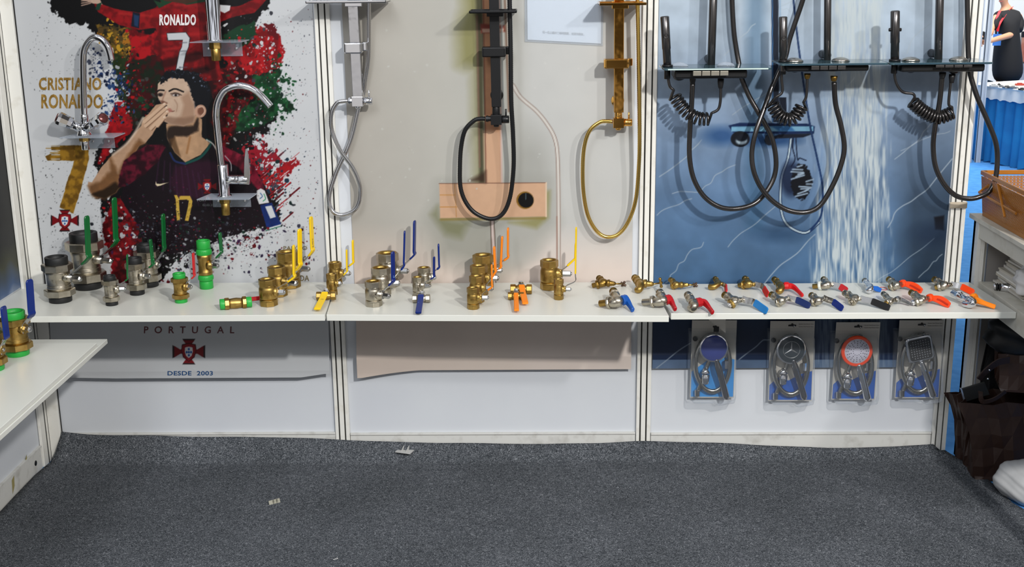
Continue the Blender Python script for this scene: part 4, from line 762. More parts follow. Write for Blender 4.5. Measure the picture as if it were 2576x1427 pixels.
# ------------------------------------------------------------------ garden taps lying in two rows
def tap(I, B, Sp, St, L, label, z=z3_, metal=NICKEL, end=BRASS, nozz=None, grip=REDV, style='strap', bend=None, ringp=None, ringm=None, r=.0105, curved=False, gfr=.45, noz_r=.0082):
    up = Vector((0, 0, 1)); h = r*1.9
    pI, pB, pS, pT, pL = ZP(*I, z+h*1.15), ZP(*B, z+h), ZP(*Sp, z+noz_r*1.15), ZP(*St, z+h*1.02), ZP(*L, z+.0075)
    T = Thing('garden_tap', label, 'tap', (pB.x, pB.y, z), 'taps laid out in two rows on the right shelf')
    d = (pI-pB).normalized(); Ld = (pI-pB).length
    b = MB().lathe(pB, d, [(-r*1.1, r*.5), (-r*.7, r*1.0), (0, r*1.28), (r*.7, r*1.15), (r*1.1, r*.95), (Ld*.55, r*.92), (Ld*.57, r*1.05), (Ld*.62, r*1.05), (Ld*.64, r*.9), (Ld*.66, r*.9)], 26)
    b.lathe(pB, d, [(Ld*.62, r*.9), (Ld*.63, r*1.2), (Ld*.74, r*1.2), (Ld*.75, r*.9)], 6, False)
    sd = pS-pB; n_ = 8; q = pB-d*r*.4
    if curved: pth = smooth([pB, pB-d*r*1.6+sd*.15+Vector((0, 0, .002)), pB+sd*.62-d*r*1.6, pS], 8)
    else: pth = smooth([pB, pB+sd*.25-d*r*.5, pB+sd*.5], 6)
    b.tube(pth, [r*1.1+(noz_r*1.15-r*1.1)*i/(len(pth)-1) for i in range(len(pth))], 18)
    T.part('tap_body', b, metal)
    th = MB(); pr = []; k = Ld*.74
    while k < Ld: pr += [(k, r*.86), (k+.0008, r*.95)]; k += .0016
    pr += [(Ld, r*.9), (Ld, r*.62), (Ld-.006, r*.6)]; th.lathe(pB, d, pr, 22); T.part('threaded_inlet', th, end)
    if not curved:
        sdn = sd.normalized(); Ls = sd.length
        rm = ringm or metal; q0 = Ls*.42; T.part('spout_nut', MB().lathe(pB, sdn, [(q0, r*.9), (q0, r*1.28), (q0+.002, r*1.4), (q0+.007, r*1.4), (q0+.009, r*1.2), (q0+.009, r*.7)], 10, False), rm)
        nm = nozz or BRASS; pr = [(q0+.004, noz_r)]; k = q0+.010
        while k < Ls-.004 and nm != CHROME: pr += [(k, noz_r), (k+.0012, noz_r*.93)]; k += .0035
        pr += [(Ls-.001, noz_r), (Ls, noz_r*.95), (Ls, noz_r*.72), (Ls-.012, noz_r*.7)]; T.part('hose_tail', MB().lathe(pB, sdn, pr, 22), nm)
        T.part('hose_tail_inside', MB().lathe(pB, sdn, [(Ls-.011, noz_r*.71), (Ls-.010, noz_r*.71)], 18), DARKG)
    sv = (pT-pB).normalized(); Lt = (pT-pB).length
    T.part('stem', MB().lathe(pB, sv, [(r*.6, r*.8), (Lt*.6, r*.75), (Lt*.62, r*.55), (Lt, r*.5)], 18).lathe(pB, sv, [(Lt*.7, r*.7), (Lt*.9, r*.7)], 6, False), metal if style != 'wheel' else metal)
    if bend: pM = ZP(*bend, z+h*.9)
    else: pM = pT*.5+pL*.5+up*.003
    ld = (pL-pM).normalized()
    if style == 'strap':
        P = [pT+sv*.001-(pM-pT).normalized()*.004+up*.001, pT*.6+pM*.4, pM, pM*.4+pL*.6, pL]; wdir = (pM-pT).cross(up).normalized().cross((pM-pT).normalized()); wdir = (up-ld.cross(up)*.35).normalized()
        lever_parts(T, P, wdir, r*1.95, .0045, grip, gfr)
    elif style in ('solid', 'wide'):
        k = 1.25 if style == 'solid' else 1.15
        g = MB().lathe(pT-sv*.004, sv, [(0, r*.95), (.003, r*1.15), (r*1.3, r*1.15), (r*1.6, r*.85)], 10, False)
        wdir = (up-ld.cross(up)*.2).normalized(); p0 = pT+sv*r*.5; P = resample(smooth([p0, pM, pL], 8), .003)+[pL]; n_ = len(P)
        if style == 'solid': ww = [r*1.9-(r*.7)*min(1, i/(n_*.6)) for i in range(n_)]; ww[-1] *= .7; tt = [r*1.1-(r*.45)*i/n_ for i in range(n_)]
        else: ww = [r*(1.4+1.0*math.sin(math.pi*min(1, i/(n_-1))**1.3)) for i in range(n_)]; tt = [r*.8-(r*.2)*i/n_ for i in range(n_)]
        g.ribbon(P, wdir, ww, tt); T.part('lever', g, grip)
        if style == 'wide': T.part('lever_recess', MB().ribbon(P[n_//3:-2], wdir, r*.9, r*.8+.0012), mat('orange_red_recess', (176, 40, 14), .4))
    elif style in ('wheel', 'tee'):
        rod = MB().lathe(pB, (pT-pB), [(r*.6, r*.95), (Lt*.3, r*1.0), (Lt*.34, r*1.15), (Lt*.5, r*1.15), (Lt*.52, r*.85), (Lt*.72, r*.75), (Lt*.9, r*.55), (Lt, r*.4)], 16); rod.tube([pT, pM, pL], .0026, 12); T.part('spindle', rod, metal)
        w2 = MB(); ax = (pL-pM).normalized(); 
        if style == 'wheel':
            sdv = ax.cross(up).normalized()
            for i in range(4):
                a = i*math.pi/2+.5; o_ = (up*math.cos(a)+sdv*math.sin(a)); w2.cyl(pL, pL+o_*r*.95, r*.38, 12)
            w2.cyl(pL-ax*.004, pL+ax*.004, r*.5, 14)
        else:
            a, b2 = ZP(1660, 699, z+.040), ZP(1664, 724, z+.006); w2.lathe(a, b2-a, [(0, .003), (.003, .0052), (.008, .0045), ((b2-a).length*.35, .003), ((b2-a).length*.5, .007), ((b2-a).length*.65, .003), ((b2-a).length-.008, .0045), ((b2-a).length-.003, .0052), ((b2-a).length, .003)], 14)
        T.part('handle', w2, metal if style == 'tee' else mat('rusty_iron', (96, 76, 64), .5, .7))
    elif style == 'butterfly':
        T.part('handle', MB().ribbon([pT-sv*.004, pT*.6+pL*.4, pL], up, [r*1.2, r*1.9, r*1.4], [.008, .006, .005]), grip)
        c_ = ZP(2222, 726, z+.0015); T.part('wire_loop', MB().tube([c_+Vector((.011*math.cos(a/10*math.pi), .016*math.sin(a/10*math.pi), 0)) for a in range(21)], .0008, 8), REDV)
    return T
# back row, left to right
tap((1507, 700), (1519, 712), (1490, 719), (1548, 714), (1568, 715), 'dull brown brass tap with a small rusty cross handle, leftmost of the back row', z=z2_, metal=OLDB, end=OLDB, nozz=OLDB, style='wheel', bend=(1560, 714), ringp=1)
tap((1597, 699), (1609, 713), (1601, 730), (1644, 715), (1662, 712), 'yellow brass tap with a curved spout and T bar handle, in front of the post', z=z2_, metal=BRASS, end=BRASS, style='tee', bend=(1655, 713), curved=True, r=.012)
tap((1687, 704), (1702, 717), (1690, 720), (1733, 717), (1749, 717), 'plain yellow brass tap with a short cross handle, just right of the post', metal=BRASS, nozz=BRASS, style='wheel', bend=(1742, 717), r=.009)
tap((1799, 701), (1807, 713), (1784, 722), (1817, 715), (1827, 736), 'small brass tap with a red lever hanging down, above the light blue handle tap', metal=BRASS, nozz=BRASS, grip=REDV, bend=(1825, 719), r=.0085, curved=True, gfr=.3)
tap((1874, 701), (1884, 715), (1859, 718), (1900, 716), (1932, 743), 'brass tap with straight hose tail and a two-tone red strap lever', metal=BRASS, nozz=BRASS, grip=REDV, bend=(1917, 720))
tap((1948, 703), (1963, 719), (1956, 733), (1975, 719), (2019, 744), 'brass tap with a chunky bright red moulded lever', metal=BRASS, grip=REDV, style='solid', bend=(1997, 723), curved=True)
tap((2072, 703), (2082, 717), (2045, 721), (2094, 716), (2131, 732), 'nickel tap with brass hose tail and a dark red strap lever, back row', metal=NICKEL, nozz=BRASS, grip=DREDV, bend=(2111, 720), ringm=mat('clear_nut', (210, 214, 205), .2))
tap((2175, 706), (2188, 722), (2183, 731), (2198, 724), (2216, 731), 'small chrome tap with a blue butterfly handle and thin red wire loop', metal=CHROME, end=NICKEL, nozz=BRASS, grip=mat('bright_blue', (20, 90, 180), .35), style='butterfly', r=.009, curved=True)
tap((2236, 703), (2256, 718), (2237, 723), (2269, 714), (2319, 733), 'nickel tap with orange-red grooved lever, back row, second from the right end', grip=ORREDV, style='wide', bend=(2294, 719))
tap((2350, 703), (2377, 718), (2352, 724), (2394, 716), (2450, 737), 'nickel tap with long orange-red strap lever, last of the back row', grip=ORREDV, bend=(2418, 721), gfr=.4)
# front row
tap((1543, 733), (1554, 759), (1509, 764), (1566, 756), (1592, 781), 'nickel tap with brass hose tail and chunky blue lever, leftmost of the front row', z=z2_, grip=mat('mid_blue', (18, 78, 158), .35), style='solid', bend=(1577, 757), r=.0135, noz_r=.0105)
tap((1660, 736), (1667, 757), (1617, 761), (1676, 755), (1699, 779), 'nickel tap with ribbed metal hose tail and red lever, across the shelf joint', z=z2_, nozz=NICKEL, end=NICKEL, style='solid', bend=(1687, 756), r=.013, noz_r=.0105, grip=DREDV)
tap((1730, 742), (1745, 764), (1736, 775), (1754, 762), (1793, 787), 'stubby nickel tap with a long chunky red lever near the shelf edge', end=NICKEL, style='solid', bend=(1774, 763), r=.0125, curved=True, grip=DREDV)
tap((1822, 742), (1849, 757), (1834, 769), (1869, 754), (1930, 784), 'nickel tap with a broad light blue strap lever near the shelf edge', nozz=CHROME, ringm=BRASS, grip=LBLUEV, bend=(1895, 760), gfr=.38, r=.0115)
tap((1940, 741), (1967, 757), (1953, 763), (1982, 750), (2038, 771), 'nickel tap with a dark navy strap lever, front row centre', nozz=NICKEL, grip=NAVYV, bend=(2007, 756), gfr=.36)
tap((2041, 743), (2059, 757), (2040, 761), (2073, 751), (2120, 778), 'nickel tap with a mid blue strap lever, right of the navy one', nozz=NICKEL, grip=BLUEV, bend=(2095, 759), gfr=.42)
tap((2125, 737), (2151, 751), (2139, 763), (2166, 752), (2238, 776), 'nickel tap with a long black strap lever', nozz=NICKEL, grip=BLACKV, bend=(2193, 758), gfr=.36, end=NICKEL)
tap((2222, 739), (2241, 757), (2228, 765), (2256, 754), (2290, 765), 'small nickel tap with a plain silver metal lever', grip=STEEL, style='solid', bend=(2269, 755), r=.0085, end=NICKEL)
tap((2292, 736), (2320, 754), (2294, 763), (2337, 750), (2389, 769), 'chrome and nickel tap with a wide orange-red grooved lever, front row', nozz=CHROME, grip=ORREDV, style='wide', bend=(2365, 755))
tap((2398, 737), (2440, 757), (2425, 765), (2448, 750), (2504, 773), 'polished chrome tap with an orange lever, last of the front row', metal=CHROME, end=CHROME, nozz=CHROME, grip=ORANGEV, style='solid', bend=(2463, 758), r=.0115, curved=True)
# ------------------------------------------------------------------ kitchen taps on clear brackets
UP = Vector((0, 0, 1)); RT = Vector((1, 0, 0)); FR = Vector((0, -1, 0))
def wp(pts, off): return [WP(u, v, off) for u, v in pts]
def rad(px, off=.06): return px/(scale_at(WP(1300, 400, off)))
def acrylic(c, u0, u1, v, pu0, pu1, pv, off, label):
    a, b = WP(u0, v, off+.03), WP(u1, v, off+.03); z = a.z; t = .003
    T = Thing('acrylic_bracket', label, 'bracket', (a.x, -.003, z), 'clear acrylic tap brackets on the poster')
    T.part('plate', MB().prism([Vector((a.x, -(off+.035), z)), Vector((b.x, -(off+.035), z)), Vector((b.x+.005, -.0035, z)), Vector((a.x+.02, -.0035, z))], (0, 0, t)), ACRYL)
    p, q = WP(pu0, pv, .004), WP(pu1, pv, .004); T.part('back_plate', MB().box((p.x, -.0062, p.z), (q.x, -.0036, z)), ACRYL)
    s = MB()
    for x in (p.x+.018, q.x-.018): s.lathe((x, -.0066, (p.z+z)/2), (0, -1, 0), [(0, .004), (.0012, .004), (.002, .0025)], 14)
    T.part('screw', s, CHROME); return z+t
def kt(label, loc): return Thing('kitchen_tap', label, 'tap', loc, 'kitchen taps on clear brackets')
OF = .065
# 1: two-handled mixer
zt = acrylic(0, 151, 287, 348, 222, 290, 373, OF, 'clear acrylic bracket under the two-handled tap, beside the gold lettering')
c = WP(212.5, 345, OF); T = kt('chrome mixer tap with swan neck and two angled knob handles, over the gold lettering', (c.x, c.y, zt))
T.part('spout', MB().tube(resample(smooth(wp([(212, 305), (210, 217), (209.5, 150), (213, 122), (225, 102), (239.5, 94), (256, 99), (270, 116), (277, 136), (281, 155)], OF), 10), .004), .0102, 20).cyl(WP(213, 312, OF), WP(212, 287, OF), .0125, 24), CHROME)
hub = WP(210, 327, OF); bs = Vector((c.x, c.y, zt)); b = MB().lathe(bs, UP, [(0, .022), (.003, .023), (.01, .020), (.03, .016), ((hub.z-zt)+.02, .014)], 28)
kl, kr = WP(182, 312, OF+.012), WP(237, 311, OF+.018); b.tube([hub, hub*.5+kl*.5, kl], [.016, .0145, .0135], 20); b.tube([hub, hub*.5+kr*.5, kr], [.016, .0145, .0135], 20); T.part('body', b, CHROME)
for e_, k_ in ((WP(146, 297, OF+.022), kl), (WP(259, 298, OF+.055), kr)):
    d_ = e_-k_; Lk = d_.length; hn = T.part('handle', MB().lathe(k_, d_, [(0, .013), (.002, .0195), (Lk*.3, .0185), (Lk*.8, .0215), (Lk, .0205), (Lk+.003, .017), (Lk+.004, .005)], 9, False), CHROME)
    T.part('handle_cap', MB().lathe(k_, d_, [(Lk+.002, .0165), (Lk+.006, .013), (Lk+.0065, .002)], 20), mat('dark_red_cap', (110, 62, 60), .2, .6), hn)
T.part('nut', MB().lathe((c.x, c.y, zt-.0032), (0, 0, -1), [(0, .0125), (.001, .0165), (.013, .0165), (.014, .012)], 6, False), BRASS); T.part('threaded_tail', MB().cyl((c.x, c.y, zt-.01), (c.x, c.y, WP(212, 377, OF).z), .0125, 24), CHROME)
# 2: single lever
zt = acrylic(0, 496, 627, 503, 537, 632, 521, OF, 'clear acrylic bracket below the single-lever tap, over the badge')
c = WP(566, 500, OF); T = kt('tall chrome tap with a wide swan neck and one side lever, over the dark shirt', (c.x, c.y, zt))
T.part('spout', MB().tube(resample(smooth(wp([(557, 418), (551, 366), (545.5, 313), (544, 286), (548, 257), (562, 231), (585, 218), (610, 216), (635, 224), (656, 240), (681, 268)], OF), 10), .004), .0112, 22), CHROME)
top = WP(558, 414, OF); T.part('body', MB().lathe((c.x, c.y, zt), UP, [(0, .0215), (.006, .0215), (.007, .0175), (top.z-zt-.002, .0175), (top.z-zt, .016)], 28).cyl(WP(566, 452, OF), WP(600, 452, OF), .0142, 24), CHROME)
T.part('lever', MB().cyl(WP(600, 452, OF), WP(625, 452, OF), .0148, 24).prism([WP(613, 463, OF+.012), WP(627, 465, OF+.012), WP(629, 440, OF+.012), WP(626, 400, OF+.012), WP(622, 374, OF+.012), WP(617, 374, OF+.012), WP(614, 400, OF+.012), WP(613, 430, OF+.012)], (0, .022, 0)), CHROME, bevel=.002)
T.part('nut', MB().lathe((c.x, c.y, zt-.0032), (0, 0, -1), [(0, .013), (.001, .0175), (.016, .0175), (.018, .013)], 6, False), BRASS); T.part('threaded_tail', MB().cyl((c.x, c.y, zt-.012), (c.x, c.y, WP(568, 541, OF).z), .0135, 24), BRASS)
# 3: stout column cut by the frame
zt = acrylic(0, 478, 606, 108, 512, 611, 142, OF, 'clear acrylic bracket under the stout chrome column at the top of the poster')
c = WP(541, 106, OF); T = kt('stout chrome tap column running out of the top of the picture', (c.x, c.y, zt)); t3 = WP(537.5, -90, OF)
T.part('body', MB().lathe((c.x, c.y, zt), UP, [(0, .0235), (.004, .0235), (.005, .0215), (t3.z-zt, .0215), (t3.z-zt+.004, .019)], 32), CHROME)
T.part('spout', MB().tube(resample(smooth([t3, t3+UP*.08, t3+UP*.13+RT*.03, t3+UP*.14+RT*.08, t3+UP*.10+RT*.13, t3+UP*.06+RT*.14], 10), .005), .011, 20), CHROME)
T.part('nut', MB().lathe((c.x, c.y, zt-.0032), (0, 0, -1), [(0, .014), (.001, .0185), (.019, .0185), (.02, .014)], 6, False), BRASS); T.part('threaded_tail', MB().cyl((c.x, c.y, zt-.015), (c.x, c.y, WP(543, 153, OF).z), .0145, 24), BRASS)

# ------------------------------------------------------------------ shower columns on the middle panel
def hose(T, pts, r, m, corr=True, name='hose', step=.0028):
    P = resample(smooth(pts, 14), step if corr else .008); 
    rr = [r*(1 if i % 2 else .86) for i in range(len(P))] if corr else r
    return T.part(name, MB().tube(P, rr, 12), m)
def column(label, m, hm, tray, riser, slider, div, knob, hosep, OFC=.055, thick=.010, el=None, rim=None):
    (tu0, tu1, tv) = tray; a, b = WP(tu0, tv, .13), WP(tu1, tv, .13); zt = WP(riser[1][0], tv, OFC).z
    top, bot = WP(riser[0][0], -75, OFC), WP(riser[1][0], riser[1][1], OFC); w = riser[2]/2/scale_at(bot)
    T = Thing('shower_column', label, 'shower', (bot.x, -.001, bot.z), 'hand shower columns on the middle panel')
    bx = (top.x+bot.x)/2
    T.part('riser_bar', MB().prism([(bot.x-w, -OFC-w, bot.z), (bot.x+w, -OFC-w, bot.z), (bot.x+w, -OFC+w, bot.z), (bot.x-w, -OFC+w, bot.z)], (top.x-bot.x, 0, top.z-bot.z)), CHROMEF if m == CHROME else GOLDF if m == GOLD else m, bevel=.0012)
    # tray with a raised lip
    x0, x1, y0, y1 = a.x, b.x, -.135, -.02; zt = a.z; mb = MB().box((x0, y0, zt), (x1, y1, zt+.004)); h = .008
    for lo, hi in (((x0, y0, zt), (x1, y0+.004, zt+h)), ((x0, y1-.004, zt), (x1, y1, zt+h)), ((x0, y0, zt), (x0+.004, y1, zt+h)), ((x1-.004, y0, zt), (x1, y1, zt+h))): mb.box(lo, hi)
    T.part('tray', mb, m, bevel=.0015); T.part('tray_collar', MB().box((bot.x-w*1.7, -OFC-w*1.7, zt-.012), (bot.x+w*1.7, -OFC+w*1.7, zt-.0005)), m, bevel=.0015)
    su0, su1, sv0, sv1 = slider; p, q = WP(su0, sv1, OFC+.02), WP(su1, sv0, OFC+.02)
    sl = T.part('slider', MB().box((p.x, -OFC-w-.012, p.z), (q.x-.004, -OFC+w+.006, q.z)), m, bevel=.0045)
    T.part('slider_face', MB().box((p.x+.006, -OFC-w-.0145, p.z+.003), (q.x-.010, -OFC-w-.011, q.z-.003)), m, sl, bevel=.001)
    T.part('slider_hook', MB().box((q.x-.006, -OFC-.004, p.z+.006), (q.x+.008, -OFC+.018, q.z)), m, bevel=.003)
    T.part('wall_mount', MB().cyl((bot.x, -OFC, bot.z+.03), (bot.x, -.0045, bot.z+.03), .011, 20).cyl((bot.x, -.010, bot.z+.03), (bot.x, -.0045, bot.z+.03), .02, 24), m)
    du0, du1, dv0, dv1 = div; p, q = WP(du0, dv1, OFC), WP(du1, dv0, OFC); cx = (p.x+q.x)/2; hw = (q.x-p.x)/2
    T.part('diverter', MB().box((cx-hw, -OFC-hw, p.z), (cx+hw, -OFC+hw, q.z)).lathe((cx, -OFC, q.z-.002), UP, [(0, hw*.75), (bot.z-q.z+.004, hw*.7)], 20).lathe((cx, -OFC, p.z+.001), (0, 0, -1), [(0, hw*.55), (.008, hw*.5), (.009, hw*.3)], 16), m if m != CHROME else CHROME, bevel=.001)
    k = WP(*knob[0], OFC); zk = (p.z+q.z)/2; kx = k.x; kb = T.part('knob', MB().cyl((cx+hw, -OFC, zk), (kx, -OFC, zk), hw*.72, 24), m); T.part('knob_pin', MB().cyl((kx-.010, -OFC, zk), (kx-.010, -OFC, zk+hw*1.9), .0028, 12), m, kb)
    e0 = WP(*hosep[0], OFC); ez = Vector((cx-hw, -OFC, e0.z)); T.part('hose_nut', MB().lathe(ez+RT*.001, e0-ez, [(0, hw*.5), ((e0-ez).length*.5, hw*.5), ((e0-ez).length*.52, hw*.62), ((e0-ez).length, hw*.55)], 8, False), m)
    offs = hosep[-1] if not isinstance(hosep[-1], tuple) else None; pts = hosep[:-1] if offs is not None else hosep
    P = [WP(u, v, o) for (u, v), o in zip(pts, offs)]; hose(T, P, rim, hm)
    return T
CH1 = [(876, 254), (862, 255), (847, 260), (834, 286), (835, 328), (856, 378), (889, 425), (906, 475), (898, 521), (868, 540), (839, 534), (828, 500), (845, 437), (881, 357), (902, 273), (914, 235), (919, 202), (927, 139), (928, 10), (928, -70)]
column('chrome shower column with square bar and figure-of-eight hose, over the left post', CHROME, mat('chrome_hose', (200, 200, 202), .16, 1), (769, 972, 9), ((884, 0), (902, 255), 25), (866, 914, 107, 135), (887, 914, 242, 267), ((937, 254),), CH1+[[.055, .055, .055, .055, .052, .05, .045, .04, .04, .04, .038, .035, .03, .026, .024, .024, .024, .03, .05, .07]], rim=.0072)
CH2 = [(1221, 299), (1208, 299), (1192, 304), (1170, 328), (1160, 370), (1157, 420), (1158.5, 471), (1172, 509), (1197, 537), (1235, 551), (1264.5, 538), (1283, 496), (1292, 420), (1290.5, 336), (1286, 252), (1284.6, 126), (1282, 0), (1281, -70)]
column('matt black shower column with a black looped hose', BLKM, BLKM, (1180, 1300, 34), ((1241, 0), (1249, 268), 24), (1212, 1276, 118, 144), (1235, 1262, 288, 313), ((1281, 298),), CH2+[[.055, .055, .055, .055, .05, .05, .05, .05, .05, .05, .05, .052, .06, .07, .08, .085, .085, .085]], rim=.0074)
CH3 = [(1541, 306), (1525, 305), (1508, 308), (1484, 328), (1470.5, 366), (1466, 420), (1468, 484), (1479, 542), (1500, 580), (1525, 596), (1554.6, 590), (1580, 559), (1599, 504), (1607, 420), (1609, 336), (1607, 168), (1604, 0), (1603, -70)]
column('polished gold shower column with a long gold looped hose', GOLD, mat('gold_hose', (214, 178, 96), .22, 1), (1508, 1626, 14), ((1557, 0), (1556, 282), 24), (1519, 1586, 148, 173), (1542, 1569, 296, 321), ((1590, 307),), CH3+[[.055, .055, .055, .055, .05, .045, .04, .04, .04, .04, .04, .04, .05, .06, .07, .075, .075, .075]], rim=.0066)

# ------------------------------------------------------------------ shower panels with glass trays on the right panel
def coil(T, m, spine, turns, R, r, lead0, lead1):
    S_ = resample(smooth(spine, 16), .002); n = len(S_); P = []
    fr = []; a = None
    for i in range(n):
        t = (S_[min(i+1, n-1)]-S_[max(i-1, 0)]).normalized()
        if a is None: a = t.cross(FR).normalized()
        a = (a-t*a.dot(t)).normalized(); fr.append((S_[i], a, t.cross(a)))
    N = turns*16
    for k in range(N+1):
        q = k/N*(n-1); i = int(q); p, a, b = fr[i]; j = min(i+1, n-1); p = p*(1-(q-i))+S_[j]*(q-i); an = 2*math.pi*k/16
        P.append(p+(a*math.cos(an)+b*math.sin(an))*R)
    P = smooth(lead0, 6)[:-1]+P+smooth(lead1, 6)[1:] ; return T.part('coiled_hose', MB().tube(P, r, 8), m)
def spanel(label, tray, body, keys, spray, riser, domes, hosep, cspine, l0, l1, con, con2, thinglass, ball, turns=11, knobs=False):
    (u0, u1, v0, v1) = tray; OFP = .09
    c = WP((u0+u1)/2, v0, OFP); T = Thing('shower_set', label, 'shower', (c.x, -.002, c.z), 'gunmetal shower sets with glass trays')
    a, b = WP(u0+2, v1, .19), WP(u1, v1, .19); zt = a.z; y0, y1 = -.19, -.055
    fr_ = []
    for cx, cy, q0 in ((a.x+.012, y0+.012, math.pi), (b.x-.012, y0+.012, 1.5*math.pi), (b.x-.012, y1, 0), (a.x+.012, y1, math.pi/2)):
        for i in range(6): q = q0+i*math.pi/10; fr_.append((cx+.012*math.cos(q), cy+.012*math.sin(q), zt))
    T.part('glass_tray', MB().prism(fr_, (0, 0, .006)), GLASS, bevel=.0012)
    T.part('glass_edge', MB().box((a.x+.012, y0-.0008, zt+.0012), (b.x-.012, y0+.001, zt+.0048)), mat('glass_edge_pale', (196, 214, 210), .1) if thinglass else mat('glass_edge_dark', (46, 70, 84), .1))
    p, q = WP(body[0], body[3], .16), WP(body[1], body[2], .16); T.part('valve_body', MB().box((p.x, -.165, p.z), (q.x, -.06, zt-.0008)), BLKM, bevel=.006)
    kz0, kz1 = WP(keys[0], keys[3], .17).z, WP(keys[0], keys[2], .17).z; kx0, kx1 = WP(keys[0], keys[3], .17).x, WP(keys[1], keys[3], .17).x; n = 4
    for i in range(n): T.part('selector_key', MB().box((kx0+(kx1-kx0)*i/n+.001, -.186, kz0), (kx0+(kx1-kx0)*(i+1)/n-.001, -.15, min(kz1, zt-.001))), mat('brushed_key', (176, 172, 160), .3, .9) if thinglass else GUN, bevel=.001)
    for u, v, rr in ball: cc = WP(u, v, .12); T.part('rotary_knob', MB().sphere(cc, rr, 24, 14, (1, 1, .8)), BLKM)
    for u, v in domes:
        cc = WP(u, v, .12); T.part('tray_dome', MB().lathe((cc.x, -.12, zt+.006), UP, [(0, .026), (.002, .027), (.007, .022), (.011, .012), (.0125, .001)], 28), mat('brushed_dome', (170, 166, 158), .25, 1) if not thinglass else ACRYL)
    # hand spray standing in its holder
    su, sv0, sv1, wpx = spray; s0, s1 = WP(su[1], sv1, .13), WP(su[0], sv0, .13); r = wpx/2/scale_at(s0); d = (s1-s0)
    T.part('hand_spray', MB().lathe(s0, d, [(0, r*.6), (.002, r*.92), (d.length*.35, r*.92), (d.length*.36, r), (d.length-.002, r), (d.length, r*.85), (d.length-.006, r*.7)], 26), GUN)
    kk = s0+d*.62
    if knobs: T.part('spray_button', MB().cyl(kk-RT*r*1.35, kk+RT*r*1.35, r*.38, 16), BLKP)
    else: T.part('spray_button', MB().lathe(kk+FR*(r*.86), FR, [(0, r*.62), (r*.16, r*.62), (r*.2, r*.5), (r*.1, r*.4), (r*.1, .0005)], 20), BLKP)
    T.part('spray_holder', MB().lathe(Vector((s0.x, s0.y, zt+.006)), UP, [(0, r*1.25), (.006, r*1.25), (.0065, r*1.0)], 24).cyl((s0.x, s0.y, zt-.03), (s0.x, s0.y, zt), r*.7, 20), BLKM)
    t, bq = WP(riser[0], -75, .075), WP(riser[1], v0+1, .075); bq.z = zt+.003; wr = riser[2]/2/scale_at(bq); T.part('riser_pipe', MB().cyl(bq, t, wr, 24), GUN)
    T.part('wall_mount', MB().cyl((bq.x, -.075, zt+.02), (bq.x, -.004, zt+.02), .012, 20).cyl((bq.x, -.06, zt-.012), (bq.x, -.004, zt-.012), .016, 20), BLKM)
    hose(T, [WP(u, v, o) for (u, v), o in zip(hosep[0], hosep[1])], .0078, GUNH, corr=False, name='shower_hose')
    for (u, v, rr, hh, o) in (con, con2): cc = WP(u, v, o); T.part('hose_connector', MB().lathe(Vector((cc.x, cc.y, cc.z-hh)), UP, [(0, rr*.7), (hh*.3, rr*.8), (hh, rr), (hh*1.6, rr)], 20), BLKP if thinglass or knobs else OLDB)
    coil(T, GUNH, [WP(u, v, .10) for u, v in cspine], turns, 14.5/830, .0043, [WP(u, v, .12) for u, v in l0], [WP(u, v, .12) for u, v in l1])
    return T
spanel('gunmetal shower set with film-wrapped glass tray, leftmost on the blue poster', (1668, 1943, 158, 178), (1697, 1880, 179, 199), (1741, 1831, 178, 190), ((1672, 1679), 41, 168, 22), (1797, 1789, 20), [(1709, 157), (1826, 153)],
       ([(1841, -70), (1841.5, 0), (1846, 78), (1852, 122), (1858, 156), (1865.5, 195), (1885, 243), (1915, 295), (1941.5, 347), (1952, 400), (1948, 443), (1928, 482), (1898, 512), (1854.6, 525), (1811, 521), (1772, 495), (1746, 452), (1735, 400), (1735, 339), (1739.5, 269), (1742.5, 205)], [.03, .03, .03, .03, .035, .045, .05, .06, .06, .06, .06, .07, .08, .09, .1, .1, .1, .1, .1, .11, .12]),
       [(1697, 243), (1722, 277), (1752, 297), (1783, 300)], [(1680, 178), (1680, 190), (1685, 217), (1697, 228)], [(1787, 286), (1806, 276), (1812, 256), (1813, 226), (1813, 212)], (1742.5, 200, .0095, .014, .12), (1813, 207, .0095, .018, .12), True, [(1709, 190, .020)])
spanel('gunmetal shower set with two shiny metal domes, in the middle of the blue poster', (1962, 2236, 153, 166), (1978, 2186, 166, 181), (2037, 2125, 165, 175), ((1970, 1970), 42, 180, 21), (2083, 2081, 18), [(1998, 153), (2115, 150)],
       ([(2040, -70), (2019.6, 0), (2002, 52), (1985, 104), (1976, 143), (1956.6, 187), (1939, 226), (1924, 269), (1902, 330), (1891.5, 382), (1896, 430), (1915, 473), (1946, 508), (1985, 530), (2028, 534), (2063, 517), (2093.5, 469), (2115, 417), (2124, 369), (2115, 313), (2102, 261), (2098, 200)], [.05, .04, .035, .035, .04, .05, .06, .08, .1, .105, .11, .11, .11, .11, .11, .11, .11, .11, .11, .11, .11, .12]),
       [(1943, 262), (1963, 293), (1993, 300), (2018, 268)], [(1966, 182), (1966, 200), (1967.5, 232), (1948, 246)], [(2020, 259), (2028, 243), (2030.5, 204), (2030.5, 196)], (2098, 196, .0105, .010, .12), (2031, 190, .0095, .010, .12), False, [(2000, 172, .016)], turns=12)
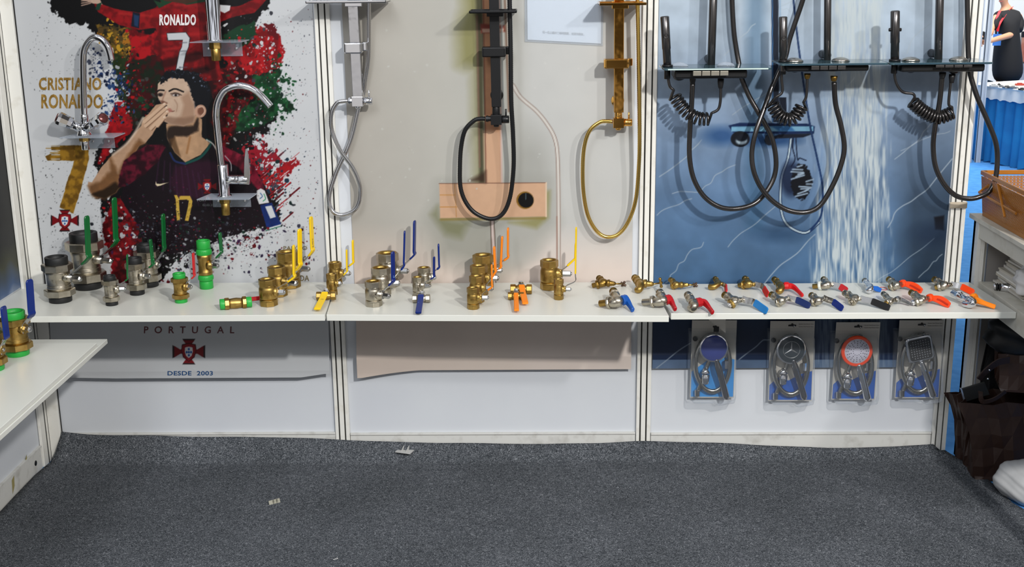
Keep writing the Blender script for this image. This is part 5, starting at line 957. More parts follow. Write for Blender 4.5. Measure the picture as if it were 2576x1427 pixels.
spanel('gunmetal shower set at the right end, its hose loop reaching the amber basket', (2238, 2500, 152, 164), (2266, 2478, 164, 182), (2349, 2442, 163, 169), ((2252, 2251), 27, 152, 23), (2366, 2360, 20), [(2291, 150), (2411, 150)],
       ([(2432, -70), (2433, 0), (2434.5, 87), (2436.6, 148), (2441, 187), (2458, 243), (2484, 304), (2504, 356), (2509, 400), (2504, 450), (2490, 480), (2470, 493), (2441, 500), (2406, 493), (2376, 465), (2354, 421), (2347.6, 369), (2352, 321), (2363, 261), (2370.6, 190)], [.04, .04, .045, .05, .06, .07, .075, .075, .075, .08, .085, .09, .09, .09, .09, .09, .09, .1, .11, .12]),
       [(2296, 258), (2325, 282), (2360, 296), (2395, 284)], [(2252, 168), (2250, 176), (2254, 208), (2270, 231), (2296, 236), (2302, 246)], [(2396, 270), (2386.7, 261), (2391, 213), (2391, 200)], (2371, 188, .010, .012, .12), (2395, 195, .0095, .016, .12), False, [(2291, 172, .018), (2400, 176, .016)], turns=14, knobs=True)

# ------------------------------------------------------------------ blister packs with hand showers
CARD = mat('pack_card', (184, 180, 172), .5); CBL = mat('pack_blue', (26, 84, 170), .4); CLB = mat('pack_light_blue', (52, 140, 210), .4); FLEX = mat('dark_chrome_hose', (176, 174, 168), .22, 1)
def pack(label, top, hole, head, R, h0, h1, kind, bot, w2, blister):
    (ua, ub, vt) = top; (uc, ud, vb) = bot; o0 = .020
    a, b, c_, d_ = WP(ua, vt, o0), WP(ub, vt, o0), WP(ud, vb, o0), WP(uc, vb, o0)
    T = Thing('shower_pack', label, 'package', WP(*hole, o0), 'blister packs of hand showers hanging below the right shelf')
    def pl(uv, o): return WP(uv[0], uv[1], o)
    T.part('backing_card', MB().prism([a, b, c_, d_], (0, .0012, 0)), CARD, bevel=.0004)
    # blue printed area at the foot of the card
    q = lambda s, t, o=.0006: (a*(1-s)+b*s)*(1-t)+(d_*(1-s)+c_*s)*t+FR*o
    T.part('printed_area', MB().prism([q(.02, .985), q(.98, .985), q(.98, .62), q(.72, .66), q(.45, .74), q(.2, .70), q(.02, .80)][::-1] if kind != 'blue' else [q(.02, .985), q(.98, .985), q(.98, .50), q(.6, .46), q(.4, .5), q(.02, .66)][::-1], (0, -.0003, 0)), CBL if kind != 'blue' else CLB)
    hm = MB()
    hx = pl(hole, o0+.0008); hm.prism([hx+Vector((x*.001, 0, z*.001)) for x, z in ((-12, -3), (12, -3), (13, 0), (12, 2.5), (4, 3), (3, 6), (0, 7.5), (-3, 6), (-4, 3), (-12, 2.5), (-13, 0))], (0, -.0004, 0)); T.part('hang_hole', hm, BLKP)
    T.part('hook', MB().tube([Vector((hx.x, -.003, hx.z+.003)), Vector((hx.x, -.045, hx.z+.002)), Vector((hx.x, -.05, hx.z+.008))], .0016, 10), CHROME)
    if kind != 'blue':
        for k in range(2):
            me = text_mesh('Stainless Steel Shower Hose', q(.64, .035+.032*k, .001)-T.loc-UP*.002, b-a, UP, (b-a).length*.33, .0035); T.part('lettering', me, mat('print_dark_grey', (80, 76, 70), .5))
    # coiled metal hose in two loops
    cx, cy = (ua+ub+uc+ud)/4, vt+(vb-vt)*.56; P = []
    for i in range(0, 66):
        t = i/65*2*math.pi*2.15-2.2; rx, ry = (ub-ua)*(.40-.035*(i/65)), (vb-vt)*(.375-.03*(i/65)); P.append(WP(cx+rx*math.cos(t)-2, cy+ry*math.sin(t), o0+.012+.010*(i/65)))
    P.append(WP(uc+19, vb-12, o0+.012)); P = resample(smooth(P, 6), .0026); T.part('hose', MB().tube(P, [.0074*(1 if i % 2 else .8) for i in range(len(P))], 8), FLEX)
    T.part('hose_nut', MB().cyl(WP(uc+19, vb-4, o0+.014), WP(uc+19, vb-20, o0+.014), .0085, 8), STEEL); nn = WP(ud-19, cy+12, o0+.02); T.part('hose_nut', MB().cyl(nn, nn+UP*.028, .008, 8), CHROME)
    T.part('wall_plug', MB().cyl(WP(uc+14, vt+(vb-vt)*.24, o0+.002), WP(uc+14, vt+(vb-vt)*.24, o0+.012), .008, 16), BLKP)
    # hand shower
    Hc = WP(*head, .060); r = R/scale_at(Hc); A, B = WP(*h0, .056), WP(*h1, .042); d = (B-A); ax = Vector((.05, -1, .06)).normalized()
    m = CHROME
    T.part('shower_handle', MB().tube(resample(smooth([A-d*.22, A, A+d*.5, B], 8), .004), [w2*.6+w2*.4*min(1, i/8) for i in range(len(resample(smooth([A-d*.22, A, A+d*.5, B], 8), .004)))], 20).lathe(B, d, [(-.012, w2*.9), (-.004, w2*.85), (.004, w2*.8), (.0045, w2*.5)], 18), mat('dark_chrome', (150, 150, 156), .14, 1) if kind in ('blue', 'star') else m)
    if kind == 'square':
        s = r*.98; rot = Matrix.Rotation(math.radians(-13), 3, 'Y'); pts = []
        for sx_, sz_, q0 in ((1, 1, 0), (-1, 1, 90), (-1, -1, 180), (1, -1, 270)):
            for i in range(6): an = math.radians(q0+i*18); pts.append(rot @ Vector((sx_*s*.74+s*.26*math.cos(an), 0, sz_*s*.74+s*.26*math.sin(an))))
        hd = T.part('shower_head', MB().prism([Hc+p for p in pts], (0, .018, 0)), CHROME, bevel=.004); T.part('spray_face', MB().prism([Hc+p*.84+FR*.001 for p in pts], (0, .004, 0)), BLKP, hd)
        nz = MB()
        for i in range(8):
            for j in range(8):
                if (i in (0, 7)) and (j in (0, 7)): continue
                nz.lathe(Hc+rot @ Vector(((i-3.5)*s*.19, 0, (j-3.5)*s*.19))+FR*.001, FR, [(0, .0015), (.0015, .0013), (.0018, .0004)], 8)
        T.part('nozzle', nz, mat('grey_silicone', (150, 152, 156), .5), hd)['kind'] = 'stuff'
    else:
        hd = T.part('shower_head', MB().lathe(Hc-ax*.018, ax, [(0, r*.5), (.006, r*.92), (.014, r), (.018, r*.99), (.019, r*.93), (.0185, .001)], 40), CHROME if kind != 'orange' else ORREDV)
        fm = {'blue': mat('blue_face', (52, 66, 140), .25), 'star': mat('dark_face', (44, 54, 62), .3), 'orange': mat('lilac_face', (206, 204, 218), .4)}[kind]
        T.part('spray_face', MB().lathe(Hc, ax, [(.0002, r*(.9 if kind != 'orange' else .80)), (.0015, r*(.88 if kind != 'orange' else .79)), (.0017, .0005)], 40), fm, hd)
        X = Vector((0, 0, 1)).cross(ax).normalized()*-1; Zv = ax.cross(X)
        X = Vector((1, 0, 0)); X = (X-ax*X.dot(ax)).normalized(); Zv = X.cross(ax)*-1; Zv = Zv if Zv.z > 0 else -Zv
        if kind == 'orange':
            nz = MB()
            for k in range(20):
                for rr in (.40, .52, .64) if k % 2 else (.58, .70):
                    a_ = 2*math.pi*k/20; nz.lathe(Hc+(X*math.cos(a_)+Zv*math.sin(a_))*r*rr+ax*.0016, ax, [(0, .0015), (.0008, .0014), (.001, .0004)], 8)
            for k in range(12): a_ = 2*math.pi*k/12; nz.lathe(Hc+(X*math.cos(a_)+Zv*math.sin(a_))*r*.26+ax*.0016, ax, [(0, .0013), (.0008, .0012), (.001, .0004)], 8)
            T.part('nozzle', nz, mat('dark_nozzle', (52, 48, 66), .5), hd)['kind'] = 'stuff'
        if kind == 'star':
            st = MB(); c2 = Hc+ax*.0018; rs = r*.56; st.tube([c2+(X*math.cos(a_/24*math.pi)+Zv*math.sin(a_/24*math.pi))*rs for a_ in range(49)], .0008, 8)
            for k in range(3):
                a_ = math.pi/2+k*2*math.pi/3; p = c2+(X*math.cos(a_)+Zv*math.sin(a_))*rs*.97; sd = (X*math.cos(a_+math.pi/2)+Zv*math.sin(a_+math.pi/2))*.0030; st.add([c2-sd, c2+sd, p, c2+ax*.0015], [(0, 1, 3), (1, 2, 3), (2, 0, 3)], False)
            T.part('star_emblem', st, mat('emblem_silver', (190, 190, 190), .3, .8), hd)
    # wall holder
    hc = WP((h0[0]+uc)/2-(-4), h0[1]+28, .045); T.part('wall_holder', MB().cyl(hc+Vector((0, 0, -.022)), hc+Vector((.001, 0, .010)), .012, 14, .0135).cyl(hc+UP*.012, hc+UP*.030+FR*-.004, .015, 14, .007), CHROME)
    # clear shell
    (xa, xb, ya, yb) = blister; P0 = [WP(xa+3, ya, o0), WP(xb, ya, o0), WP(xb, yb-14, o0), WP(xb-4, yb, o0), WP((xa+xb)/2+14, yb+7, o0), WP((xa+xb)/2, yb, o0), WP(xa+5, yb, o0), WP(xa, yb-6, o0)]
    n = len(P0); ce = sum(P0, Vector())/n; lv = [0, .012, .045, .052]; sc = [1.0, .97, .93, .86]; vs = []; fs = []
    for h_, s_ in zip(lv, sc): vs += [ce+(p-ce)*s_+FR*h_ for p in P0]
    for j in range(3):
        for i in range(n): fs.append((j*n+i, j*n+(i+1) % n, (j+1)*n+(i+1) % n, (j+1)*n+i))
    fs.append(tuple(range(3*n, 4*n))); fl = [ce+(p-ce)*1.05+FR*.0008 for p in P0]; k = len(vs); vs += fl
    for i in range(n): fs.append((k+i, k+(i+1) % n, (i+1) % n, i))
    T.part('clear_shell', MB().add(vs, fs, False), BLIST, bevel=.004)
    return T
pack('blister pack hanging leftmost, hand shower with a plain round blue face', (1741, 1854, 806), (1803, 822), (1796, 876), 37, (1806, 921), (1827, 1000), 'blue', (1735, 1846, 1001), .0112, (1731, 1850, 832, 1006))
pack('blister pack with a round black hand shower bearing a three-pointed star in a ring', (1938, 2050, 808), (1993, 819), (1991, 880), 38, (2000, 922), (2023, 1001), 'star', (1932, 2042, 1009), .0112, (1930, 2046, 832, 1010))
pack('blister pack with an orange-rimmed round hand shower dotted with nozzles', (2104, 2215, 811), (2159, 822), (2156, 884), 40, (2164, 932), (2182, 1003), 'orange', (2091, 2200, 1006), .012, (2088, 2206, 838, 1008))
pack('blister pack hanging rightmost, with a square chrome hand shower', (2263, 2374, 806), (2319, 817), (2315, 879), 34, (2323, 925), (2347, 996), 'square', (2250, 2362, 1002), .0112, (2247, 2366, 832, 1003))
# smudge of transparent tape shadows are left to the light

# ------------------------------------------------------------------ small things on the carpet
LG = mat('pale_grey_plastic', (186, 186, 184), .5); BG = mat('beige_plastic', (150, 148, 134), .5)
def clip_thing(c, ang, L, w, label, m, stand=False):
    T = Thing('plastic_clip', label, 'clip', c, 'plastic panel clips dropped on the carpet'); R = Matrix.Rotation(ang, 3, 'Z')
    if stand: R = R @ Matrix.Rotation(math.radians(65), 3, 'X')
    ctr = Vector(c)+Vector((0, 0, .0)); T.part('base_strip', MB().box((-L/2, -w/2, 0), (L/2, w/2, .002), R, ctr), m)
    for x in (-.16, .16): T.part('fin', MB().prism([R @ Vector((L*x, -w*.42, .002))+ctr, R @ Vector((L*x, w*.42, .002))+ctr, R @ Vector((L*x, w*.5, .015))+ctr, R @ Vector((L*x, w*.2, .013))+ctr], R @ Vector((.0016, 0, 0))), m)
def on_carpet(u, v):
    z = .008
    for _ in range(40):
        p = ZP(u, v, z); d = -p.y; z0 = np.interp(p.x, zbx, zbz); z = z*.5+.5*(.0085+(z0-.004)*max(0, 1-(d-.012)/.06)**1.8)
    return ZP(u, v, z+.002)
clip_thing(on_carpet(1018, 1136), -.32, .054, .034, 'white plastic panel clip with two fins, lying on the carpet near the wall', LG)
clip_thing(ZP(690, 1263, .012), .62, .036, .014, 'beige plastic panel clip standing on edge on the carpet at the left', BG, True)
a = ZP(838, 1409, .007); b = ZP(848, 1406, .007); single('plastic_peg', MB().cyl(a, b, .0012, 10).cyl(b, b+(b-a)*.15, .0025, 10), LG, 'tiny white plastic peg on the carpet at the bottom of the picture', 'peg')

# ------------------------------------------------------------------ right-hand counter, basket, papers, bags
xc = 3.028; zt = WP(2454, 541, 0).z; GREYW = mat('aged_white', (200, 197, 186), .5, noise=(20, (176, 170, 154), .5, .8))
T = Thing('display_counter', 'white aluminium display counter with an open side, at the right edge', 'counter', (3.2, -.5, 0))
T.part('counter_top', MB().box((xc-.012, -1.0, zt-.014), (3.6, .03, zt)), GREYW, bevel=.001); T.part('top_rail', MB().box((xc, -1.0, zt-.066), (xc+.02, .0, zt-.0145)), GREYW, bevel=.001)
for y in (-.012, -.96): T.part('corner_post', MB().box((xc-.002, y-.022, 0), (xc+.010, y+.022, zt-.0145)).box((xc+.014, y-.022, 0), (xc+.022, y+.022, zt-.0145)).box((xc-.002, y+.005, 0), (xc+.04, y+.022, zt-.0145)).box((xc+.002, y-.02, 0), (xc+.02, y, zt-.015)), ALU)
zsb = ZS[2]+.002; T.part('shelf_rail', MB().box((xc+.012, -1.0, zsb-.062), (xc+.024, -.035, zsb+.006)), GREYW, bevel=.001); T.part('inner_shelf', MB().box((xc+.025, -1.0, zsb-.006), (3.58, -.03, zsb+.004)), GREYW)
T.part('back_panel', MB().box((3.55, -1.0, .02), (3.56, .0, zt-.015)), mat('counter_inside', (150, 146, 142), .6)); T.part('end_panel', MB().box((xc+.045, -.004, .012), (3.55, .006, zt-.015)), mat('counter_inside', (150, 146, 142), .6))
# magazines
z = zsb+.0045; rnd = random.Random(3)
for i in range(15):
    t = rnd.uniform(.003, .008); 
    if i == 9: z += .0; 
    x0 = xc+.045+rnd.uniform(0, .014)+(.02 if i > 8 else 0); y1 = -.038-rnd.uniform(0, .02)-(.0 if i < 9 else .012); R = Matrix.Rotation(rnd.uniform(-.05, .05), 3, 'Z'); c = Vector((x0+.15, y1-.11, z))
    vs = MB().box((-.14, -.105, 0), (.14, .105, t), R, c)
    lb = 'white catalogue or brochure in the untidy stack inside the counter' if i else 'bottom catalogue of the stack inside the counter'
    lb = ['bottom catalogue of the stack inside the counter', 'second catalogue from the bottom of the stack inside the counter', 'third catalogue from the bottom of the counter stack', 'fourth catalogue from the bottom of the counter stack', 'fifth catalogue from the bottom of the counter stack', 'sixth catalogue from the bottom of the counter stack', 'seventh catalogue from the bottom of the counter stack', 'eighth, middle catalogue of the counter stack', 'seventh catalogue from the top of the counter stack', 'sixth catalogue from the top of the counter stack', 'fifth catalogue from the top of the counter stack', 'fourth catalogue from the top of the counter stack', 'third catalogue from the top of the counter stack', 'second catalogue from the top of the counter stack', 'topmost catalogue of the stack inside the counter'][i]
    single('catalogue', vs, mat('paper_white_%d' % (i % 3), [(226, 224, 218), (206, 202, 194), (190, 184, 172)][i % 3], .6), lb, 'catalogue', group='catalogues stacked in the counter', loc=tuple(c)); z += t+.0004
single('black_folder', MB().box((-.003, -.13, 0), (.12, .13, .09), Matrix.Rotation(.3, 3, 'Z'), (xc+.26, -.30, z)), BLKP, 'black box file standing on the catalogues inside the counter', 'folder')
# plastic wrap
def blob(name, c, sc, m, label, cat, amp=.25, seed=1, n=40, mm=24, flat=True, fold=5):
    mb = MB().sphere((0, 0, 0), 1, n, mm); vs = []
    for v in mb.v:
        v = Vector(v); f = 1+amp*(math.sin(v.x*fold+seed)*math.cos(v.y*fold*1.3+seed*2)+.5*math.sin(v.z*fold*2.2+v.x*fold*1.7+seed)+.35*abs(math.sin(v.x*fold*2.9+v.z*fold*3.1)))*.5
        p = Vector((v.x*sc[0]*f, v.y*sc[1]*f, v.z*sc[2]*f)); vs.append(p)
    zmin = min(p.z for p in vs); mb.v = [tuple(p+Vector((0, 0, -zmin if not flat else 0))) for p in vs]
    if flat: mb.v = [(p[0], p[1], max(p[2], -sc[2]*.7)+sc[2]*.7) for p in mb.v]
    mb.sm = [True]*len(mb.f); mb.v = [tuple(Vector(p)+Vector(c)) for p in mb.v]
    return single(name, mb, m, label, cat, loc=c)
WP_ = mat('white_film', (214, 214, 214), .35, spec=.6)
blob('plastic_wrap', (xc+.085, -.265, zsb+.03), (.045, .06, .05), WP_, 'crumpled clear plastic wrap by the catalogues in the counter', 'plastic wrap', .3, 2)
# chrome shower fitting on the ledge
T = Thing('chrome_fitting', 'chrome cylinder with black rings lying on the counter ledge', 'fitting', (xc+.03, -.12, zsb+.006))
a = Vector((xc+.022, -.135, zsb+.0165)); d = Vector((1, -.42, 0)).normalized()
T.part('tip', MB().lathe(a, d, [(0, .006), (.001, .010), (.008, .0105), (.009, .009)], 22), CHROME)
for k in (.012, .019): T.part('seal_ring', MB().lathe(a, d, [(k-.003, .009), (k-.002, .0115), (k+.001, .0115), (k+.002, .009)], 22), BLKR)
T.part('cylinder', MB().lathe(a, d, [(.008, .0085), (.022, .0085), (.024, .0125), (.030, .0125), (.034, .0135), (.075, .0135), (.077, .011)], 26), CHROME)
T.part('end_cap', MB().lathe(a, d, [(.076, .012), (.078, .0145), (.1, .0145), (.102, .011)], 26), BLKP)
# amber lattice basket
AMB = mat('amber_plastic', (168, 108, 40), .3, spec=.5, trans=.0)
bz = zt+.001; bx0, by1 = 3.045, -.008; tx0, ty1 = 3.036, .010; hB = WP(2471, 434, -.01).z-bz
bw, bd = .30, .42
B4 = [Vector((bx0, by1, bz)), Vector((bx0+bw, by1, bz)), Vector((bx0+bw, by1-bd, bz)), Vector((bx0, by1-bd, bz))]; T4 = [Vector((tx0, ty1, bz+hB)), Vector((tx0+bw+.02, ty1, bz+hB)), Vector((tx0+bw+.02, ty1-bd-.03, bz+hB)), Vector((tx0, ty1-bd-.03, bz+hB))]
T = Thing('woven_basket', 'amber plastic lattice basket standing on the counter', 'basket', (bx0+.15, by1-.2, bz)); 
def lattice(p00, p10, p01, p11, nx, ny):
    mb = MB()
    def P(s, t): return (p00*(1-s)+p10*s)*(1-t)+(p01*(1-s)+p11*s)*t
    for i in range(nx):
        for j in range(ny):
            c = [P(i/nx, j/ny), P((i+1)/nx, j/ny), P((i+1)/nx, (j+1)/ny), P(i/nx, (j+1)/ny)]; m_ = sum(c, Vector())/4
            for k in range(4):
                tri = [c[k], c[(k+1) % 4], m_]; g = sum(tri, Vector())/3; inn = [g+(p-g)*.50 for p in tri]
                mb.add(tri+inn, [(0, 1, 4, 3), (1, 2, 5, 4), (2, 0, 3, 5)], False)
    return mb
for k, (i, j, nm) in enumerate(((3, 0, 'side'), (0, 1, 'end'), (2, 3, 'end'), (1, 2, 'side'))):
    nx = 40 if nm == 'side' else 28
    for q0, q1 in ((0, 1),):
        b0, b1, t0, t1 = B4[i], B4[j], T4[i], T4[j]; o = T.part('lattice_'+nm, lattice(b0*.93+t0*.07, b1*.93+t1*.07, b0*.08+t0*.92, b1*.08+t1*.92, nx, 13), AMB); s_ = o.modifiers.new('thick', 'SOLIDIFY'); s_.thickness = .003; s_.offset = 0
        up1 = Vector((0, 0, .0)); mb = MB()
T.part('base', MB().prism(B4, (0, 0, .003)), AMB)
rm = MB(); 
for i in range(4): rm.ribbon([T4[i], T4[(i+1) % 4]], UP, .014, .006); rm.ribbon([B4[i]+UP*.006, B4[(i+1) % 4]+UP*.006], UP, .014, .004)
T.part('rim', rm, AMB)
a, b = Vector((tx0+.002, -.055, bz+hB-.028)), WP(2463, 484, .02); hn = T.part('handle', MB().ribbon([a, b], FR, .006, .008).ribbon([b, Vector((tx0-.004, -.30, b.z-.01))], UP, .008, .006), AMB)
hn2 = T.part('handle', MB().ribbon([Vector((tx0-.001, -.135, bz+hB-.012)), Vector((tx0-.012, -.24, bz+hB-.09))], RT, .008, .006), AMB)
# bags under the counter
BRN = mat('dark_brown_bag', (44, 28, 22), .5, spec=.4, bump=(14, .5, .01)); BLKB = mat('black_bag', (22, 22, 24), .45, bump=(12, .6, .01)); BRN2 = mat('brown_paper_card', (54, 34, 26), .45)
def bag(name, prof, depth, c, ang, m, label, seed=0, crump=.010, text=None, handles=True, extra=None):
    """open carrier bag: prof = list of (half width, height) from bottom to rim"""
    R = Matrix.Rotation(ang, 3, 'Z'); c = Vector(c); T = Thing(name, label, 'bag', c); vs = []; fs = []; N = 44
    for j, (hw, z, lean) in enumerate(prof):
        dd = depth*(1-.35*j/(len(prof)-1))
        for i in range(N):
            q = i/N*4; k = int(q); f = q-k; x, y = [(-1+2*f, -1), (1, -1+2*f), (1-2*f, 1), (-1, 1-2*f)][k]
            gus = 1-.25*(j/(len(prof)-1))*(1-abs(y)) if k in (1, 3) else 1
            n = crump*min(1, j)*(math.sin(i*1.1+j*1.7+seed)*math.cos(i*.43-j*.9+seed*2)+.5*math.sin(i*2.3+j*.7))
            vs.append(c+R @ Vector((x*hw*gus+lean+n*.6, y*dd+n, z+(n*.5 if j else 0))))
    for j in range(len(prof)-1):
        for i in range(N): fs.append((j*N+i, j*N+(i+1) % N, (j+1)*N+(i+1) % N, (j+1)*N+i))
    fs.append(tuple(range(N))[::-1]); o = T.part('bag_body', MB().add(vs, fs, False), m); s_ = o.modifiers.new('t', 'SOLIDIFY'); s_.thickness = .0015
    if handles:
        hw, z, lean = prof[-1]
        for y in (-1, 1): T.part('bag_handle', MB().tube(smooth([c+R @ Vector((lean-hw*.45, y*depth*.6, z-.01)), c+R @ Vector((lean-hw*.35, y*depth*.75, z+.05)), c+R @ Vector((lean, y*depth*.9, z+.075)), c+R @ Vector((lean+hw*.35, y*depth*.75, z+.05)), c+R @ Vector((lean+hw*.45, y*depth*.6, z-.01))], 6), .004, 8), BLKB)
    if text: me = text_mesh(text, text_o[0]-T.loc, text_o[1], UP, text_o[2], text_o[3], depth=.002); T.part('lettering', me, mat('print_bronze', (150, 112, 66), .5))
    return T
g0 = ZP(2462, 1196, .012); text_o = (ZP(2524, 1190, .03)*1.0, RT, .045, .012)
tp = WP(2523, 1194, .232); text_o = (Vector((tp.x, -.222, tp.z)), RT, .058, .011)
bag('carrier_bag', [(.175, 0, 0), (.18, .012, 0), (.182, .05, -.002), (.186, .10, -.006), (.19, .15, -.010), (.20, .20, -.018), (.215, .25, -.030)], .085, (3.19, -.13, .004), .04, BRN, 'large dark brown carrier bag with bronze lettering, standing open on the carpet edge', 1, .008, 'CREA', handles=False)
bag('carrier_bag', [(.15, 0, 0), (.155, .01, 0), (.158, .05, .0), (.16, .09, 0), (.165, .12, 0)], .06, (3.25, -.14, .285), -.2, BRN2, 'dark brown paper carrier bag with folded edges lying on top of the larger bag', 5, .007, handles=False)
single('black_backpack', MB(), BLKB) if False else None
blob('black_rucksack', (3.215, -.10, .40), (.16, .085, .085), BLKB, 'shiny black rucksack piled on the bags below the counter', 'bag', .22, 4, 48, 30, fold=4)
bag('carrier_bag', [(.12, 0, 0), (.125, .02, 0), (.13, .16, 0), (.14, .30, 0), (.135, .42, .01), (.13, .545, .0)], .012, (3.22, -.024, .004), .0, BLKB, 'flat black carrier bag upright behind the rucksack, against the counter', 9, .006, handles=False)
# strap loop and phone
T = Thing('bag_strap', 'dark brown looped strap with two small metal rivets, over the carrier bag', 'strap', (3.1, -.18, .3)); P = [WP(u, v, .20) for u, v in ((2462, 955), (2480, 935), (2510, 912), (2540, 905))]; T.part('strap', MB().ribbon(smooth(P, 8), UP+FR*.4, .030, .004), BRN)
P = [WP(u, v, .205) for u, v in ((2466, 985), (2472, 1010), (2500, 1005), (2530, 985))]; T.part('strap', MB().ribbon(smooth(P, 8), UP+FR*.4, .018, .003), BRN)
rv = MB()
for u, v in ((2489, 931), (2485, 953)): rv.sphere(WP(u, v, .212), .0035, 14, 8)
T.part('rivet', rv, CHROME)
a, b = WP(2419, 979, .15), WP(2429, 1012, .15); dz = (b-a); n_ = RT; T = Thing('phone', 'black smartphone with a silver edge poking out of the brown carrier bag', 'phone', b)
R_ = Vector((.075, 0, .024)); T.part('casing', MB().prism([a, b, b+R_, a+R_*.95], (0, .008, 0)), BLKR, bevel=.002); T.part('silver_edge', MB().prism([a-RT*.0035+UP*.001, b-RT*.003, b+RT*.001, a+RT*.001+UP*.001], (0, .008, 0)), mat('silver_blue', (180, 196, 220), .25, .8))
blob('plastic_bag', (3.135, -.345, .004), (.098, .09, .07), mat('thin_white_plastic', (176, 177, 178), .35, bump=(30, .25, .004)), 'translucent white plastic bag slumped on the floor at the lower right', 'bag', .13, 7, 90, 50, fold=3.2)

# ------------------------------------------------------------------ the aisle behind
BLC = mat('blue_table_skirt', (28, 128, 186), .7, noise=(6, (22, 108, 168), .3, .7)); WCL = mat('white_tablecloth', (226, 226, 222), .6)
A = ZP(2441, 400, 0); B = ZP(2576, 428, 0); d = (B-A).normalized(); B = A+d*3.2; nrm = Vector((-d.y, d.x, 0)); nrm = nrm if nrm.y > 0 else -nrm; A = A-d*.05
hT = .60; 
for _ in range(30):
    if proj(A+Vector((0, 0, hT)))[1] > 218: hT += .01
T = Thing('skirted_table', 'long table with a white cloth and bright blue pleated skirt across the aisle', 'table', (A.x, A.y, 0)); W2 = .62
T.part('tabletop', MB().prism([A+UP*(hT-.03), B+UP*(hT-.03), B+nrm*W2+UP*(hT-.03), A+nrm*W2+UP*(hT-.03)], (0, 0, .028)), WCL)
def pleat(p, q, z0, z1_, amp, n, out):
    vs = []; fs = []
    for i in range(n+1):
        b_ = p+(q-p)*(i/n); w = amp*(math.sin(i*1.05)+.5*math.sin(i*.37)); vs += [b_+out*(w+.006)+UP*(z0+.006*math.sin(i*1.3)), b_+out*(w*.25+.004)+UP*z1_]
    for i in range(n): fs.append((2*i, 2*i+2, 2*i+3, 2*i+1))
    return MB().add(vs, fs, True)
T.part('skirt', pleat(A, B, .008, hT-.02, .02, 200, -nrm), BLC); T.part('skirt', pleat(A+nrm*W2, A, .008, hT-.02, .02, 40, -d), BLC)
cl = MB(); cl.prism([A-nrm*.03-d*.02+UP*(hT-.004), B-nrm*.03+UP*(hT-.004), B+nrm*W2+UP*(hT-.004), A+nrm*W2-d*.02+UP*(hT-.004)], (0, 0, .008)); v_ = pleat(A-nrm*.02-d*.02, B-nrm*.02, hT-.095, hT, .008, 160, -nrm); cl.add(v_.v, v_.f, True); T.part('tablecloth', cl, WCL, bevel=.002)
rnd = random.Random(9); tm = [mat('tile_grey', (180, 180, 176), .3), mat('tile_dark', (50, 54, 52), .3), STEEL, mat('tile_red', (170, 60, 44), .4), mat('tile_cream', (220, 214, 200), .5)]
desc = ['pale grey block nearest the left corner of the skirted table', 'dark small fitting beside the pale block on the skirted table', 'silver fitting left of centre on the skirted table', 'large silver fitting in the middle of the skirted table', 'second silver fitting in the middle of the skirted table', 'red sample piece lying on the skirted table', 'dark green-black piece at the right of the skirted table', 'cream sample piece at the back of the skirted table', 'small silver piece at the front of the skirted table']
for i, (u, v, w, h, m_) in enumerate(((2500, 213, 20, 11, 0), (2513, 211, 8, 7, 1), (2519, 215, 12, 7, 2), (2533, 217, 22, 9, 2), (2549, 218, 18, 9, 2), (2566, 210, 24, 8, 3), (2571, 222, 18, 8, 1), (2542, 209, 22, 8, 4), (2559, 220, 8, 6, 2))):
    p = ZP(u, v+h*.6, hT+.005); s = scale_at(p); ww, hh = w/s, h/s; rt = Matrix.Rotation(rnd.uniform(-.5, .5), 3, 'Z')
    mb = MB().box((-ww/2, -ww*.25, 0), (ww/2, ww*.25, hh*.55), rt, p).box((-ww*.3, -ww*.15, hh*.55), (ww*.2, ww*.15, hh*.8), rt, p)
    single('sample_piece', mb, tm[m_], desc[i], 'sample', bevel=.004, group='samples on the skirted table', loc=tuple(p))
# posts of the stand across the aisle
for i, (u, w) in enumerate(((2483, 12), (2462, 8))):
    p = ZP(u+1, 215+40, .0); D_ = 10.2; k = ray(u, 150); t = (5.9+.0*i-CAM[1])/k[1]; q = Vector(CAM+k*t); r = w/2*t/FPX
    struct('trim_%d' % (20+i), MB().box((q.x-r, q.y, 0), (q.x-r*.35, q.y+r, 3.0)).box((q.x+r*.35, q.y, 0), (q.x+r, q.y+r, 3.0)).box((q.x-r, q.y+r*.3, 0), (q.x+r, q.y+r*2, 3.0)), mat('far_post', (186, 192, 198), .4))
k = ray(2576, 60); t = (9.88-CAM[1])/k[1]; q = Vector(CAM+k*t)
k1 = ray(2568, 155); t1 = (9.85-CAM[1])/k1[1]; q1 = Vector(CAM+k1*t1); struct('trim_22', MB().box((q1.x-.05, 9.84, -.0), (q1.x+3, 9.89, q1.z-.02)), mat('far_grey', (150, 152, 160), .6)); k2 = ray(2568, 92); q2 = Vector(CAM+k2*t1)
T = Thing('wall_screen', 'dark-topped picture board on the far wall at the right edge', 'screen', (q1.x-.02, 9.83, q1.z)); T.part('picture', MB().box((q1.x-.02, 9.82, q1.z), (q1.x+1.2, 9.835, q2.z)), mat('photo_print', (176, 120, 96), .5, noise=(6, (150, 60, 40), .4, .6))); T.part('frame', MB().box((q1.x-.03, 9.815, q2.z), (q1.x+1.2, 9.838, q2.z+.06)), BLKP)

